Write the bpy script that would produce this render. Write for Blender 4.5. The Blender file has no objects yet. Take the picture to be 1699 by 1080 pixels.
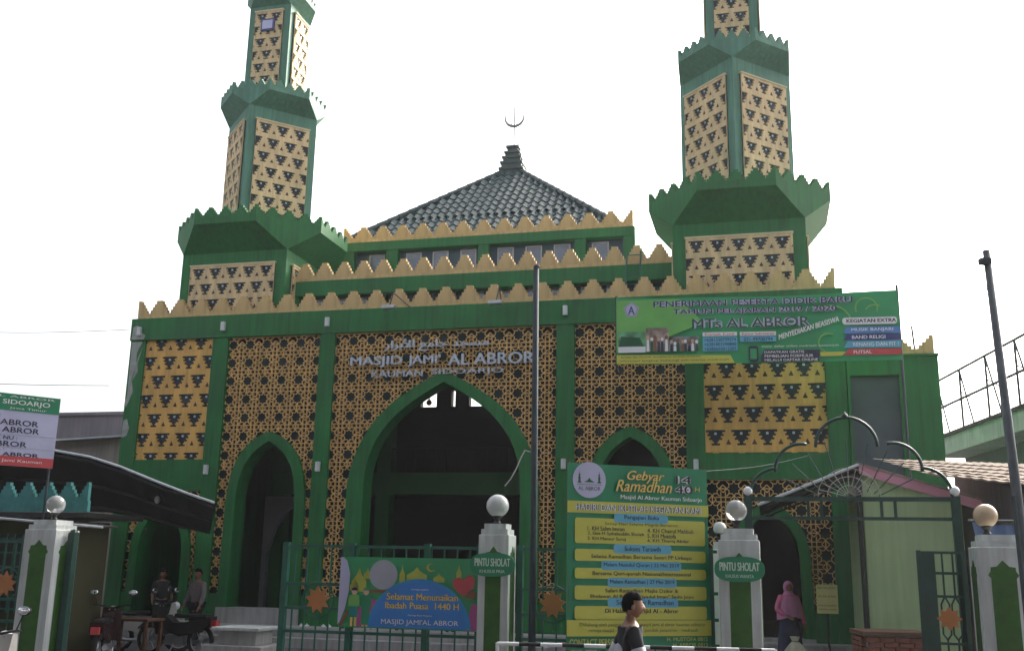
import bpy, bmesh, math, random
from mathutils import Vector, Matrix
random.seed(7)
S = bpy.context.scene
COL = S.collection

# ------------------------------------------------------------------ camera, sky, sun, exposure
TH = 0.245896                                   # the facade is turned 14 degrees from the view
CAM_F, CAM_P, CAM_R = 1687.3, 0.231433, 0.0185  # focal length (px of 1699), pitch up, roll
cam_d = bpy.data.cameras.new('camera')
cam = bpy.data.objects.new('camera', cam_d); COL.objects.link(cam)
fw = Vector((0, math.cos(CAM_P), math.sin(CAM_P))); up = Vector((0, -math.sin(CAM_P), math.cos(CAM_P))); rt = Vector((1, 0, 0))
u2 = up * math.cos(CAM_R) - rt * math.sin(CAM_R); r2 = rt * math.cos(CAM_R) + up * math.sin(CAM_R)
cam.matrix_world = Matrix(((r2.x, u2.x, -fw.x, 0), (r2.y, u2.y, -fw.y, 0), (r2.z, u2.z, -fw.z, 1.9), (0, 0, 0, 1)))
cam_d.sensor_width = 36; cam_d.sensor_fit = 'HORIZONTAL'; cam_d.lens = CAM_F / 1699 * 36
cam_d.clip_start = 0.1; cam_d.clip_end = 3000
S.camera = cam

SUN_AZ, SUN_EL = math.radians(42), math.radians(34)    # clockwise from +Y, behind the building on the u side
world = bpy.data.worlds.new('World'); S.world = world; world.use_nodes = True
wn = world.node_tree.nodes; wl = world.node_tree.links; wn.clear()
sky = wn.new('ShaderNodeTexSky'); sky.sky_type = 'NISHITA'; sky.sun_disc = False
sky.sun_elevation = SUN_EL; sky.sun_rotation = SUN_AZ; sky.air_density = 1.0; sky.dust_density = 7.0; sky.ozone_density = 0.6
bg = wn.new('ShaderNodeBackground'); bg.inputs['Strength'].default_value = 0.13
hs = wn.new('ShaderNodeHueSaturation'); hs.inputs['Saturation'].default_value = 0.4
wo = wn.new('ShaderNodeOutputWorld')
wl.new(sky.outputs[0], hs.inputs['Color']); wl.new(hs.outputs[0], bg.inputs['Color']); wl.new(bg.outputs[0], wo.inputs['Surface'])
sun_d = bpy.data.lights.new('sun', 'SUN'); sun_d.energy = 1.3; sun_d.angle = math.radians(6); sun_d.color = (1, .94, .84)
sun = bpy.data.objects.new('sun', sun_d); COL.objects.link(sun)
sdir = Vector((math.sin(SUN_AZ) * math.cos(SUN_EL), math.cos(SUN_AZ) * math.cos(SUN_EL), math.sin(SUN_EL)))
sun.rotation_euler = sdir.to_track_quat('Z', 'Y').to_euler(); sun.location = (40, 40, 60)
S.view_settings.view_transform = 'Standard'; S.view_settings.look = 'None'
S.view_settings.gamma = 1; S.view_settings.use_curve_mapping = False
S.view_settings.exposure = 1.62
S.cycles.max_bounces = 6; S.cycles.use_denoising = True

# ------------------------------------------------------------------ frames: facade (u along it, v out of it) and fence line
UX, UY = math.cos(TH), -math.sin(TH); NX, NY = -math.sin(TH), -math.cos(TH)
def fa(u, v, z=0): return (UX * u + NX * v, 24 + UY * u + NY * v, z)
def fe(u, v, z=0): return (UX * u + NX * v, 15.5 + UY * u + NY * v, z)

# ------------------------------------------------------------------ materials
def mat(name, color, rough=.7, var=.12, scale=3.0, metallic=0., bump=0., bscale=40, streak=0., spec=.5, alpha=None, emit=0., trans=0., tint=None):
    m = bpy.data.materials.new(name); m.use_nodes = True
    n, l = m.node_tree.nodes, m.node_tree.links
    b = n['Principled BSDF']
    b.inputs['Roughness'].default_value = rough; b.inputs['Metallic'].default_value = metallic
    b.inputs['Specular IOR Level'].default_value = spec
    if trans: b.inputs['Transmission Weight'].default_value = trans
    tc = n.new('ShaderNodeTexCoord')
    nz = n.new('ShaderNodeTexNoise'); nz.inputs['Scale'].default_value = scale; nz.inputs['Detail'].default_value = 6
    l.new(tc.outputs['Object'], nz.inputs['Vector'])
    mr = n.new('ShaderNodeMapRange'); mr.inputs[1].default_value = .3; mr.inputs[2].default_value = .7
    mr.inputs[3].default_value = 1 - var; mr.inputs[4].default_value = 1 + var
    l.new(nz.outputs['Fac'], mr.inputs[0])
    val = mr.outputs[0]
    if streak:
        mp = n.new('ShaderNodeMapping'); mp.inputs['Scale'].default_value = (5, 5, .35); l.new(tc.outputs['Object'], mp.inputs[0])
        n2 = n.new('ShaderNodeTexNoise'); n2.inputs['Scale'].default_value = 2.2; n2.inputs['Detail'].default_value = 5; l.new(mp.outputs[0], n2.inputs['Vector'])
        m2 = n.new('ShaderNodeMapRange'); m2.inputs[1].default_value = .35; m2.inputs[2].default_value = .75; m2.inputs[3].default_value = 1.0; m2.inputs[4].default_value = 1 - streak
        l.new(n2.outputs['Fac'], m2.inputs[0])
        mu = n.new('ShaderNodeMath'); mu.operation = 'MULTIPLY'; l.new(val, mu.inputs[0]); l.new(m2.outputs[0], mu.inputs[1]); val = mu.outputs[0]
    vm = n.new('ShaderNodeVectorMath'); vm.operation = 'SCALE'; vm.inputs[0].default_value = color
    l.new(val, vm.inputs['Scale'])
    out = vm.outputs[0]
    if tint:
        n3 = n.new('ShaderNodeTexNoise'); n3.inputs['Scale'].default_value = scale * .45; n3.inputs['Detail'].default_value = 8; l.new(tc.outputs['Object'], n3.inputs['Vector'])
        m3 = n.new('ShaderNodeMapRange'); m3.inputs[1].default_value = .5; m3.inputs[2].default_value = .72; m3.inputs[3].default_value = 0; m3.inputs[4].default_value = .6
        l.new(n3.outputs['Fac'], m3.inputs[0])
        mx = n.new('ShaderNodeMix'); mx.data_type = 'RGBA'; l.new(m3.outputs[0], mx.inputs['Factor']); l.new(out, mx.inputs['A']); mx.inputs['B'].default_value = (*tint, 1)
        out = mx.outputs['Result']
    l.new(out, b.inputs['Base Color'])
    rr = n.new('ShaderNodeMapRange'); rr.inputs[3].default_value = max(.02, rough - .1); rr.inputs[4].default_value = min(1, rough + .1)
    l.new(nz.outputs['Fac'], rr.inputs[0]); l.new(rr.outputs[0], b.inputs['Roughness'])
    if bump:
        nb = n.new('ShaderNodeTexNoise'); nb.inputs['Scale'].default_value = bscale; nb.inputs['Detail'].default_value = 4; l.new(tc.outputs['Object'], nb.inputs['Vector'])
        bp = n.new('ShaderNodeBump'); bp.inputs['Strength'].default_value = bump; bp.inputs['Distance'].default_value = .02
        l.new(nb.outputs['Fac'], bp.inputs['Height']); l.new(bp.outputs[0], b.inputs['Normal'])
    if emit:
        b.inputs['Emission Color'].default_value = (*color, 1); b.inputs['Emission Strength'].default_value = emit
    return m
M = {}
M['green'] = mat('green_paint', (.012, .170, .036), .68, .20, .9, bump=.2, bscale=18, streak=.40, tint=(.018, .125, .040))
M['green_light'] = mat('glare_green_paint', (.10, .26, .18), .68, .18, 1.1, bump=.2, bscale=18, streak=.36, tint=(.075, .19, .13))  # green paled to carry the backlight glare on the upper stages
M['yellow'] = mat('yellow_ochre_paint', (.78, .45, .12), .68, .14, 1.6, bump=.2, bscale=30, streak=.3)
M['yellow_pale'] = mat('glare_ochre_paint', (.67, .46, .20), .72, .16, 1.6, bump=.2, bscale=30, streak=.34, tint=(.54, .38, .19))  # ochre paled for the glare on the crenels; the streaks are weathering
M['yellow_glare'] = mat('glare_pale_ochre_paint', (.74, .55, .30), .75, .14, 1.8, bump=.2, bscale=30, streak=.3)  # palest ochre, with the glare veil put into the minaret panel colour
M['cream'] = mat('cream_trim', (.72, .60, .38), .7, .1, 3)
M['strip'] = mat('tan_screen', (.82, .52, .20), .7, .14, 4, streak=.18)
M['teal_dark'] = mat('dark_teal_tile', (.007, .017, .017), .85, .25, 6)
M['hole'] = mat('dark_recess', (.012, .019, .026), .6, .3, 5)
M['brown_dark'] = mat('dark_brown', (.022, .014, .010), .8, .3, 3)  # also stands for the unlit hall behind the lattice screens
M['red_brown'] = mat('red_brown_inlay', (.07, .022, .012), .7, .2, 4)
M['dot'] = mat('pale_glass_block', (.45, .55, .6), .3, .1, 4)
M['pane'] = mat('window_glass', (.10, .115, .16), .12, .25, 2.5, spec=.8)
M['recess_blue'] = mat('blue_grey_window_wall', (.030, .062, .085), .5, .2, 3)
M['frame_grey'] = mat('grey_window_frame', (.42, .40, .38), .5, .1, 5)
M['tile'] = mat('glazed_green_roof_tile', (.030, .066, .070), .55, .30, 2.2, spec=.35)
M['ridge'] = mat('dark_ridge_tile', (.035, .060, .060), .5, .25, 4)
M['steel'] = mat('galvanised_steel', (.45, .46, .48), .35, .1, 6, metallic=.8)
M['letter'] = mat('steel_lettering', (.52, .56, .64), .45, .08, 6, metallic=.0)
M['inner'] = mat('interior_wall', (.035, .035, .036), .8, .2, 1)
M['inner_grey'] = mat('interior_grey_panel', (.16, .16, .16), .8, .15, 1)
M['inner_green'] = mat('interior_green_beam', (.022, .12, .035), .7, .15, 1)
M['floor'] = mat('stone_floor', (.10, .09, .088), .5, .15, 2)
M['plaster'] = mat('bare_plaster', (.34, .36, .33), .85, .2, 5, bump=.4, bscale=60)
M['asphalt'] = mat('asphalt', (.060, .058, .060), .9, .25, 1.2, bump=.5, bscale=120, tint=(.085, .082, .08))
M['paving'] = mat('yard_paving', (.13, .12, .122), .85, .2, 1.5, bump=.3, bscale=60, tint=(.12, .11, .11))
M['white'] = mat('white_paint', (.64, .67, .66), .6, .10, 2.5, bump=.15, bscale=40, streak=.34, tint=(.48, .50, .48))
M['bright'] = mat('white_plastic', (.8, .82, .84), .4, .04, 5)
M['moss_green'] = mat('leaf_green_paint', (.034, .125, .014), .7, .22, 5, bump=.2, bscale=60)
M['gate'] = mat('teal_gate_paint', (.010, .105, .070), .45, .2, 5)
M['gate_dark'] = mat('dark_green_gate_paint', (.012, .055, .042), .45, .2, 5)
M['orange'] = mat('orange_star_paint', (.52, .19, .055), .55, .12, 6)
M['pole'] = mat('dark_pole_paint', (.040, .058, .072), .75, .25, 4)
M['globe'] = mat('frosted_globe', (.62, .63, .62), .25, .06, 5, spec=.7)
M['globe_clear'] = mat('clear_globe', (.72, .72, .70), .12, .06, 5, spec=.8, trans=.55)
M['globe_warm'] = mat('yellowed_globe', (.60, .44, .28), .3, .12, 5, spec=.6)
M['black'] = mat('black_plastic', (.012, .012, .013), .45, .2, 5)
M['rubber'] = mat('rubber', (.016, .016, .016), .85, .15, 8)
M['rust_sheet'] = mat('rusty_roof_sheet', (.013, .011, .011), .9, .3, 2, tint=(.018, .018, .018))
M['zinc'] = mat('zinc_edge', (.55, .57, .60), .45, .1, 5)
M['pale_green'] = mat('pale_green_wall', (.40, .52, .27), .8, .08, 1.2, bump=.1, bscale=40, streak=.18, tint=(.36, .49, .30))
M['pink'] = mat('pink_fascia', (.60, .27, .36), .7, .08, 3)
M['asbestos'] = mat('weathered_roof_sheet', (.33, .25, .19), .85, .2, 2.5, streak=.25, tint=(.20, .155, .13))
M['concrete'] = mat('grey_concrete', (.40, .39, .38), .9, .14, 1.4, bump=.3, bscale=40, streak=.3)
M['mauve'] = mat('mauve_render', (.23, .20, .225), .9, .10, 1.0, bump=.2, bscale=40, streak=.2)
M['beige'] = mat('stained_beige_wall', (.33, .29, .25), .9, .15, 1.2, streak=.35, tint=(.22, .20, .2))
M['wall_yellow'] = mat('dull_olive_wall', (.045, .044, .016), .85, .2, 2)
M['teal_board'] = mat('teal_fascia_paint', (.06, .27, .26), .7, .2, 5, streak=.25)
M['wood'] = mat('brown_wood', (.12, .055, .03), .65, .25, 5)
M['brick'] = mat('red_brick', (.20, .075, .05), .85, .25, 6)
M['blue_tarp'] = mat('blue_tarpaulin', (.03, .07, .16), .6, .2, 4)
# banner inks
M['b_green'] = mat('banner_green', (.030, .33, .12), .45, .15, .9, bump=.9, bscale=2.2)
M['b_lime'] = mat('banner_lime', (.16, .46, .10), .45, .15, 1.5, bump=.9, bscale=2.2)
M['b_teal'] = mat('banner_teal_green', (.012, .24, .11), .45, .08, 1, bump=.9, bscale=2.2)
M['b_yellow'] = mat('banner_yellow', (.58, .56, .085), .45, .06, 2, bump=.9, bscale=2.2)
M['b_sky'] = mat('banner_sky_blue', (.12, .42, .60), .45, .06, 2, bump=.9, bscale=2.2)
M['b_white'] = mat('banner_white', (.78, .80, .80), .45, .04, 2, bump=.9, bscale=2.2)
M['b_ink'] = mat('banner_dark_ink', (.020, .022, .055), .5, .1, 2, bump=.9, bscale=2.2)
M['b_olive'] = mat('banner_olive_ink', (.10, .12, .03), .5, .1, 2, bump=.9, bscale=2.2)
M['b_gold'] = mat('banner_gold', (.78, .60, .16), .45, .06, 2, bump=.9, bscale=2.2)
M['b_red'] = mat('banner_red', (.55, .06, .07), .45, .06, 2, bump=.9, bscale=2.2)
M['b_blue'] = mat('banner_blue', (.035, .22, .64), .45, .1, 2, bump=.9, bscale=2.2)
M['b_navy'] = mat('banner_navy', (.05, .06, .22), .45, .1, 2, bump=.9, bscale=2.2)
M['b_midblue'] = mat('banner_mid_blue', (.10, .25, .55), .45, .1, 2, bump=.9, bscale=2.2)
M['b_lav'] = mat('banner_lavender', (.50, .50, .70), .45, .06, 2, bump=.9, bscale=2.2)
M['b_grey'] = mat('banner_silver', (.38, .39, .46), .45, .1, 2, bump=.9, bscale=2.2)
M['b_dgreen'] = mat('banner_deep_green', (.012, .10, .04), .45, .1, 2, bump=.9, bscale=2.2)
M['b_pink'] = mat('banner_magenta', (.42, .08, .26), .45, .1, 2, bump=.9, bscale=2.2)
M['b_brown'] = mat('banner_brown', (.22, .09, .04), .45, .1, 2, bump=.9, bscale=2.2)
M['b_peach'] = mat('banner_peach', (.62, .38, .26), .45, .1, 2, bump=.9, bscale=2.2)
M['photo_a'] = mat('printed_photo_grey', (.20, .20, .19), .45, .85, 4, tint=(.02, .03, .03))
M['photo_b'] = mat('printed_photo_warm', (.30, .22, .18), .45, .85, 4.5, tint=(.03, .02, .03))
M['photo_c'] = mat('printed_photo_green', (.10, .28, .14), .45, .8, 3.5, tint=(.02, .03, .03))
# people
M['skin'] = mat('skin', (.24, .115, .065), .55, .08, 8)
M['hair'] = mat('black_hair', (.006, .0055, .0055), .9, .3, 30, spec=.1)
M['shirt_dark'] = mat('charcoal_shirt', (.022, .024, .030), .85, .2, 10)
M['shirt_pale'] = mat('pale_grey_sleeve', (.50, .51, .56), .85, .1, 10)
M['shirt_grey'] = mat('dusty_grey_shirt', (.20, .165, .17), .85, .15, 8)
M['trouser'] = mat('dark_trousers', (.018, .018, .022), .85, .2, 10)
M['pink_cloth'] = mat('pink_headscarf', (.55, .20, .38), .85, .12, 6, bump=.3, bscale=20)
M['rose_cloth'] = mat('rose_hem', (.60, .14, .27), .85, .1, 6)
M['navy_cloth'] = mat('navy_skirt', (.035, .038, .075), .9, .25, 8, bump=.3, bscale=20)
M['paint_red'] = mat('dark_red_bodywork', (.030, .010, .012), .25, .1, 3)
M['paint_white'] = mat('pale_bodywork', (.5, .48, .46), .3, .1, 3)
M['mirror'] = mat('mirror_glass', (.80, .84, .90), .06, .02, 3, metallic=1.0)
M['lens'] = mat('headlamp_lens', (.7, .72, .75), .1, .05, 3, spec=.8)
M['paper'] = mat('yellow_notice_paper', (.55, .50, .20), .8, .08, 4)
M['bag'] = mat('pale_plastic_sack', (.36, .35, .25), .7, .2, 9, bump=.5, bscale=25)

# ------------------------------------------------------------------ mesh builder
class MB:
    def __init__(s): s.v = []; s.f = []; s.smooth = False; s.marks = []
    def add(s, vs, fs):
        n = len(s.v); s.marks.append((n, len(s.f))); s.v += [tuple(p) for p in vs]; s.f += [[i + n for i in f] for f in fs]; return s
    def box(s, x0, x1, y0, y1, z0, z1):
        return s.add([(x0, y0, z0), (x1, y0, z0), (x1, y1, z0), (x0, y1, z0), (x0, y0, z1), (x1, y0, z1), (x1, y1, z1), (x0, y1, z1)],
                     [(0, 3, 2, 1), (4, 5, 6, 7), (0, 1, 5, 4), (1, 2, 6, 5), (2, 3, 7, 6), (3, 0, 4, 7)])
    def bevbox(s, x0, x1, y0, y1, z0, z1, b=.02):
        bm = bmesh.new(); t = MB().box(x0, x1, y0, y1, z0, z1)
        vs = [bm.verts.new(p) for p in t.v]; [bm.faces.new([vs[i] for i in f]) for f in t.f]
        bmesh.ops.bevel(bm, geom=bm.edges[:], offset=b, segments=2, affect='EDGES', profile=.5)
        return s.bm(bm)
    def bm(s, bm):
        bm.verts.index_update(); n = len(s.v)
        s.v += [tuple(v.co) for v in bm.verts]; s.f += [[v.index + n for v in f.verts] for f in bm.faces]; bm.free(); return s
    def poly(s, pts, y0, y1):                       # polygon in XZ (counter-clockwise seen from -Y) extruded from y0 (front) to y1
        k = len(pts)
        vs = [(x, y0, z) for x, z in pts] + [(x, y1, z) for x, z in pts]
        fs = [tuple(range(k)), tuple(range(2 * k - 1, k - 1, -1))] + [(i, i + k, (i + 1) % k + k, (i + 1) % k) for i in range(k)]
        return s.add(vs, fs)
    def flat(s, pts, y): return s.add([(x, y, z) for x, z in pts], [tuple(range(len(pts)))])
    def rect(s, x0, x1, z0, z1, y): return s.flat([(x0, z0), (x1, z0), (x1, z1), (x0, z1)], y)
    def disc(s, cx, cz, rx, rz, y, n=28, a0=0, a1=2 * math.pi):
        return s.flat([(cx + rx * math.cos(a0 + (a1 - a0) * i / n), cz + rz * math.sin(a0 + (a1 - a0) * i / n)) for i in range(n if a1 - a0 > 6.28 else n + 1)], y)
    def tube(s, pts, r, n=8, cap=True):
        s.marks.append((len(s.v), len(s.f)))
        P = [Vector(p) for p in pts]; R = r if isinstance(r, (list, tuple)) else [r] * len(P); base = len(s.v)
        prev = None
        for i, p in enumerate(P):
            t = (P[min(i + 1, len(P) - 1)] - P[max(i - 1, 0)]).normalized()
            a = prev if prev is not None else (Vector((0, 0, 1)) if abs(t.z) < .9 else Vector((1, 0, 0)))
            a = (a - t * a.dot(t)).normalized(); prev = a; b = t.cross(a)
            s.v += [tuple(p + (a * math.cos(2 * math.pi * k / n) + b * math.sin(2 * math.pi * k / n)) * R[i]) for k in range(n)]
        for i in range(len(P) - 1):
            for k in range(n):
                s.f.append([base + i * n + k, base + i * n + (k + 1) % n, base + (i + 1) * n + (k + 1) % n, base + (i + 1) * n + k])
        if cap:
            s.f.append([base + k for k in range(n)][::-1]); s.f.append([base + (len(P) - 1) * n + k for k in range(n)])
        return s
    def lathe(s, prof, c=(0, 0, 0), n=20):          # prof: (r, z) from bottom to top
        base = len(s.v)
        for r, z in prof: s.v += [(c[0] + max(r, .0005) * math.cos(2 * math.pi * k / n), c[1] + max(r, .0005) * math.sin(2 * math.pi * k / n), c[2] + z) for k in range(n)]
        for i in range(len(prof) - 1):
            for k in range(n): s.f.append([base + i * n + k, base + i * n + (k + 1) % n, base + (i + 1) * n + (k + 1) % n, base + (i + 1) * n + k])
        s.f.append([base + k for k in range(n)][::-1]); s.f.append([base + (len(prof) - 1) * n + k for k in range(n)])
        return s
    def ball(s, c, rx, ry=None, rz=None, n=18, m=12):
        ry = ry or rx; rz = rz or rx; b = len(s.v)
        s.v.append((c[0], c[1], c[2] - rz))
        for i in range(1, m):
            a = -math.pi / 2 + math.pi * i / m
            s.v += [(c[0] + rx * math.cos(a) * math.cos(2 * math.pi * k / n), c[1] + ry * math.cos(a) * math.sin(2 * math.pi * k / n), c[2] + rz * math.sin(a)) for k in range(n)]
        s.v.append((c[0], c[1], c[2] + rz)); e = len(s.v) - 1
        for k in range(n):
            s.f.append([b, b + 1 + (k + 1) % n, b + 1 + k]); o = b + 1 + (m - 2) * n
            s.f.append([e, o + k, o + (k + 1) % n])
            for i in range(m - 2):
                o = b + 1 + i * n; s.f.append([o + k, o + (k + 1) % n, o + n + (k + 1) % n, o + n + k])
        return s
    def xform(s, mtx, start=0):
        for i in range(start, len(s.v)): s.v[i] = tuple(mtx @ Vector(s.v[i]))
        return s
    def mesh(s, name):
        me = bpy.data.meshes.new(name); me.from_pydata(s.v, [], s.f); me.update()
        if s.smooth: me.polygons.foreach_set('use_smooth', [True] * len(me.polygons))
        return me
    def build(s, name, m, parent=None, label=None, kind=None, smooth=None):
        if smooth: s.smooth = True
        me = s.mesh(name); me.materials.append(M[m] if isinstance(m, str) else m)
        return inst(name, me, parent, label=label, kind=kind)
def each(mb, name, m, parent):
    """every shape that was added to the builder becomes a part of its own"""
    mk = mb.marks + [(len(mb.v), len(mb.f))]
    for (a, fa_), (b, fb_) in zip(mk[:-1], mk[1:]):
        q = MB(); q.v = mb.v[a:b]; q.f = [[i - a for i in f] for f in mb.f[fa_:fb_]]; q.build(name, m, parent)
def inst(name, me, parent=None, loc=None, rot=None, label=None, kind=None):
    o = bpy.data.objects.new(name, me); COL.objects.link(o)
    if parent is not None: o.parent = parent
    if loc is not None: o.location = loc
    if rot is not None: o.rotation_euler = rot
    if label: o['label'] = label
    if kind: o['kind'] = kind
    return o
def thing(name, label, cat, loc=(0, 0, 0), rz=0., group=None):
    o = bpy.data.objects.new(name, None); COL.objects.link(o); o.empty_display_size = .2
    o.location = loc; o.rotation_euler = (0, 0, rz); o['label'] = label; o['category'] = cat
    if group: o['group'] = group
    return o
def copy_tree(o, parent=None):
    c = o.copy(); COL.objects.link(c)
    if parent is not None: c.parent = parent
    for ch in list(o.children): copy_tree(ch, c)
    return c
def dup(o, loc, rz, label, group=None):
    c = copy_tree(o); c.location = loc; c.rotation_euler = (0, 0, rz); c['label'] = label
    if group: c['group'] = group
    return c

_tc = {}
def text_geo(st, off=0.0, shear=0., spacing=1.0):
    k = (st, off, shear, spacing)
    if k not in _tc:
        c = bpy.data.curves.new('lettering', 'FONT'); c.body = st; c.offset = off; c.shear = shear; c.space_character = spacing; c.resolution_u = 3
        o = bpy.data.objects.new('lettering', c); COL.objects.link(o)
        bpy.context.view_layer.update()
        me = bpy.data.meshes.new_from_object(o.evaluated_get(bpy.context.evaluated_depsgraph_get()))
        vs = [tuple(v.co) for v in me.vertices]; fs = [tuple(p.vertices) for p in me.polygons]
        bpy.data.objects.remove(o); bpy.data.curves.remove(c); bpy.data.meshes.remove(me)
        _tc[k] = (vs, fs)
    return _tc[k]
def put_text(mb, st, x0, x1, z0, z1, y, off=.0, shear=0., slope=0., depth=0.):
    """flat lettering stretched to the box x0..x1, z0..z1 on a face that looks towards -Y; OFF thickens the strokes by shifted layers"""
    vs, fs = text_geo(st, 0., shear)
    if not vs: return
    m0 = len(mb.marks); mark = (len(mb.v), len(mb.f))
    ax, bx = min(p[0] for p in vs), max(p[0] for p in vs); az, bz = min(p[1] for p in vs), max(p[1] for p in vs)
    d = off / .7 * (z1 - z0)
    if off >= .035: sh = [(d * math.cos(q * math.pi / 4), d * math.sin(q * math.pi / 4)) for q in range(8)]
    elif off > .004: sh = [(-d, 0), (0, d * .6), (d, 0)]
    else: sh = [(0, 0)]
    sx, sz = (x1 - x0 - 2 * d) / (bx - ax), (z1 - z0 - 2 * d) / (bz - az)
    for li, (dx, dz) in enumerate(sh):
        yy = y + li * .0003
        pts = [(x0 + d + dx + (p[0] - ax) * sx, yy, z0 + d + dz + (p[1] - az) * sz + slope * (p[0] - ax) * sx) for p in vs]
        mb.add(pts, fs)
        if depth:
            from collections import Counter
            cnt = Counter()
            for f in fs:
                for i in range(len(f)): cnt[frozenset((f[i], f[(i + 1) % len(f)]))] += 1
            sv, sf = [], []
            for f in fs:
                for i in range(len(f)):
                    p, q = f[i], f[(i + 1) % len(f)]
                    if cnt[frozenset((p, q))] == 1:
                        n = len(sv); sv += [pts[p], pts[q], (pts[q][0], yy + depth, pts[q][2]), (pts[p][0], yy + depth, pts[p][2])]; sf.append((n, n + 3, n + 2, n + 1))
            mb.add(sv, sf)
    mb.marks[m0:] = [mark]

# ------------------------------------------------------------------ ground and sky setting
g = MB(); g.add([(-900, -300, 0), (900, -300, 0), (900, 1800, 0), (-900, 1800, 0)], [(0, 1, 2, 3)]); g.build('ground', 'asphalt', kind='structure')
yard = MB()
yard.add([fa(-14, .9, .006), fa(11, .9, .006), fe(10, .9, .006), fe(-12, .9, .006)][::-1], [(0, 1, 2, 3)])
yard.build('yard_paving', 'paving', kind='structure')
# kerb along the fence line, paved footway in front of it
k = MB(); 
for i in range(26):
    if i in (6, 7, 8, 9, 10, 19, 20, 21): continue
    a = -12 + i * .85; P = [fe(a, .55), fe(a + .835, .55), fe(a + .835, .42), fe(a, .42)]
    k.add([(*p[:2], .0) for p in P] + [(*p[:2], .13) for p in P], [(4, 5, 6, 7), (0, 1, 5, 4), (1, 2, 6, 5), (2, 3, 7, 6), (3, 0, 4, 7)])
k.build('kerb', 'concrete', kind='structure')

# ------------------------------------------------------------------ mosque
HX = TH
mosque = thing('mosque', 'green and yellow mosque with pointed arches, lattice screens and a tiled hip roof', 'mosque', fa(0, 0), -TH)
def prof_hw(prof, z, c):                                  # half width of a pointed arch at height z (0 above its apex)
    for i in range(len(prof) - 1):
        (w0, z0), (w1, z1) = prof[i], prof[i + 1]
        if z1 <= z <= z0: return w0 + (w1 - w0) * (z0 - z) / max(z0 - z1, 1e-6)
    return prof[-1][0] if z < prof[-1][1] else 0.
CEN_IN = [(0, 6.21), (.4, 5.99), (.8, 5.74), (1.15, 5.47), (1.45, 5.16), (1.68, 4.82), (1.84, 4.46), (1.92, 4.1), (1.95, 3.75), (1.96, .45)]
CEN_OUT = [(0, 6.47), (.22, 6.38), (.5, 6.24), (.9, 6.01), (1.35, 5.69), (1.72, 5.32), (2.0, 4.92), (2.2, 4.5), (2.32, 4.1), (2.38, 3.7), (2.40, .45)]
SM_IN = [(0, 4.82), (.22, 4.70), (.45, 4.50), (.63, 4.22), (.74, 3.90), (.80, 3.5), (.82, .79)]
SM_OUT = [(0, 5.06), (.28, 4.96), (.58, 4.74), (.83, 4.42), (.98, 4.0), (1.06, 3.5), (1.09, .79)]
EN_IN = [(0, 3.12), (.22, 3.0), (.42, 2.8), (.56, 2.52), (.62, 2.2), (.64, .5)]
EN_OUT = [(0, 3.36), (.27, 3.25), (.53, 3.03), (.74, 2.68), (.84, 2.25), (.87, .5)]
EP = (-.0, )
PIL = [(-10.46, -10.01), (-8.03, -7.58), (-5.01, -4.60), (1.10, 1.54), (4.12, 4.54), (7.20, 7.65)]
for a, b in PIL:
    MB().bevbox(a, b, -.02, .55, 0, 7.53, .012).build('pilaster', 'green', mosque)
MB().bevbox(-10.48, 7.67, -.05, .55, 7.53, 8.13, .012).build('cornice_beam', 'green', mosque)
# body behind the facade: side walls, rear wall, floor, flat roof
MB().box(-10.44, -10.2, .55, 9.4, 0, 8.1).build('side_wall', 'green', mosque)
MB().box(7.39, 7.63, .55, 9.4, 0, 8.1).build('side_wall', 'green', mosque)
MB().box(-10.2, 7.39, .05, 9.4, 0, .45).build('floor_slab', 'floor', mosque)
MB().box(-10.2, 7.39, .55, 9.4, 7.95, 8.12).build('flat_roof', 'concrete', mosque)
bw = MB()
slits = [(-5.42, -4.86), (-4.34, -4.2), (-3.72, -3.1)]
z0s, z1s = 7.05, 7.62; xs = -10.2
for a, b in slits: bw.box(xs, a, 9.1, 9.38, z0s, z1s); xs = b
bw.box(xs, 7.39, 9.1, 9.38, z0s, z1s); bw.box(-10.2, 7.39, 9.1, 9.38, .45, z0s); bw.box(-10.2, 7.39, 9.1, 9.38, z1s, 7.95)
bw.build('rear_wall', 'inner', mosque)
em = MB(); em.lathe([(.10, -.01), (.10, .01)], (0, 0, 0), 20); em.xform(Matrix.Translation((-5.12, 9.09, 7.2)) @ Matrix.Rotation(math.pi / 2, 4, 'X'))
em.tube([(-5.12, 9.09, 7.3), (-5.12, 9.09, 7.42)], .025, 6); em.build('window_emblem', 'yellow', mosque)
# mezzanine and inner partitions
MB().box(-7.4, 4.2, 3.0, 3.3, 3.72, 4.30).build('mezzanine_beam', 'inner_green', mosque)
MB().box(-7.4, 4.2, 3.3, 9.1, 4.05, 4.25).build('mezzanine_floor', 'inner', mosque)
for x in (-7.4, -4.3, .9, 4.1):
    MB().box(x - .2, x + .2, 3.02, 3.42, .45, 7.95).build('interior_column', 'inner_green', mosque)
rl = MB()
rl.tube([(-4.1, 3.1, 4.95), (.7, 3.1, 4.95)], .02, 6)
for i in range(17): rl.tube([(-4.0 + i * .29, 3.1, 4.3), (-4.0 + i * .29, 3.1, 4.95)], .012, 4)
each(rl, 'mezzanine_railing', 'inner', mosque)
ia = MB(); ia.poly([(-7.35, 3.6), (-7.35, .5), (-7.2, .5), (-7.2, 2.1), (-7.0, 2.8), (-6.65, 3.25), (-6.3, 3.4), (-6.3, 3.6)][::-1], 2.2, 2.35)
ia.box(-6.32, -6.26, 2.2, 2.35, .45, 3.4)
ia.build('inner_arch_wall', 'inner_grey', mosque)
MB().box(-10.0, 7.2, .0, .1, -.01, .0).build('threshold', 'floor', mosque)

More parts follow.
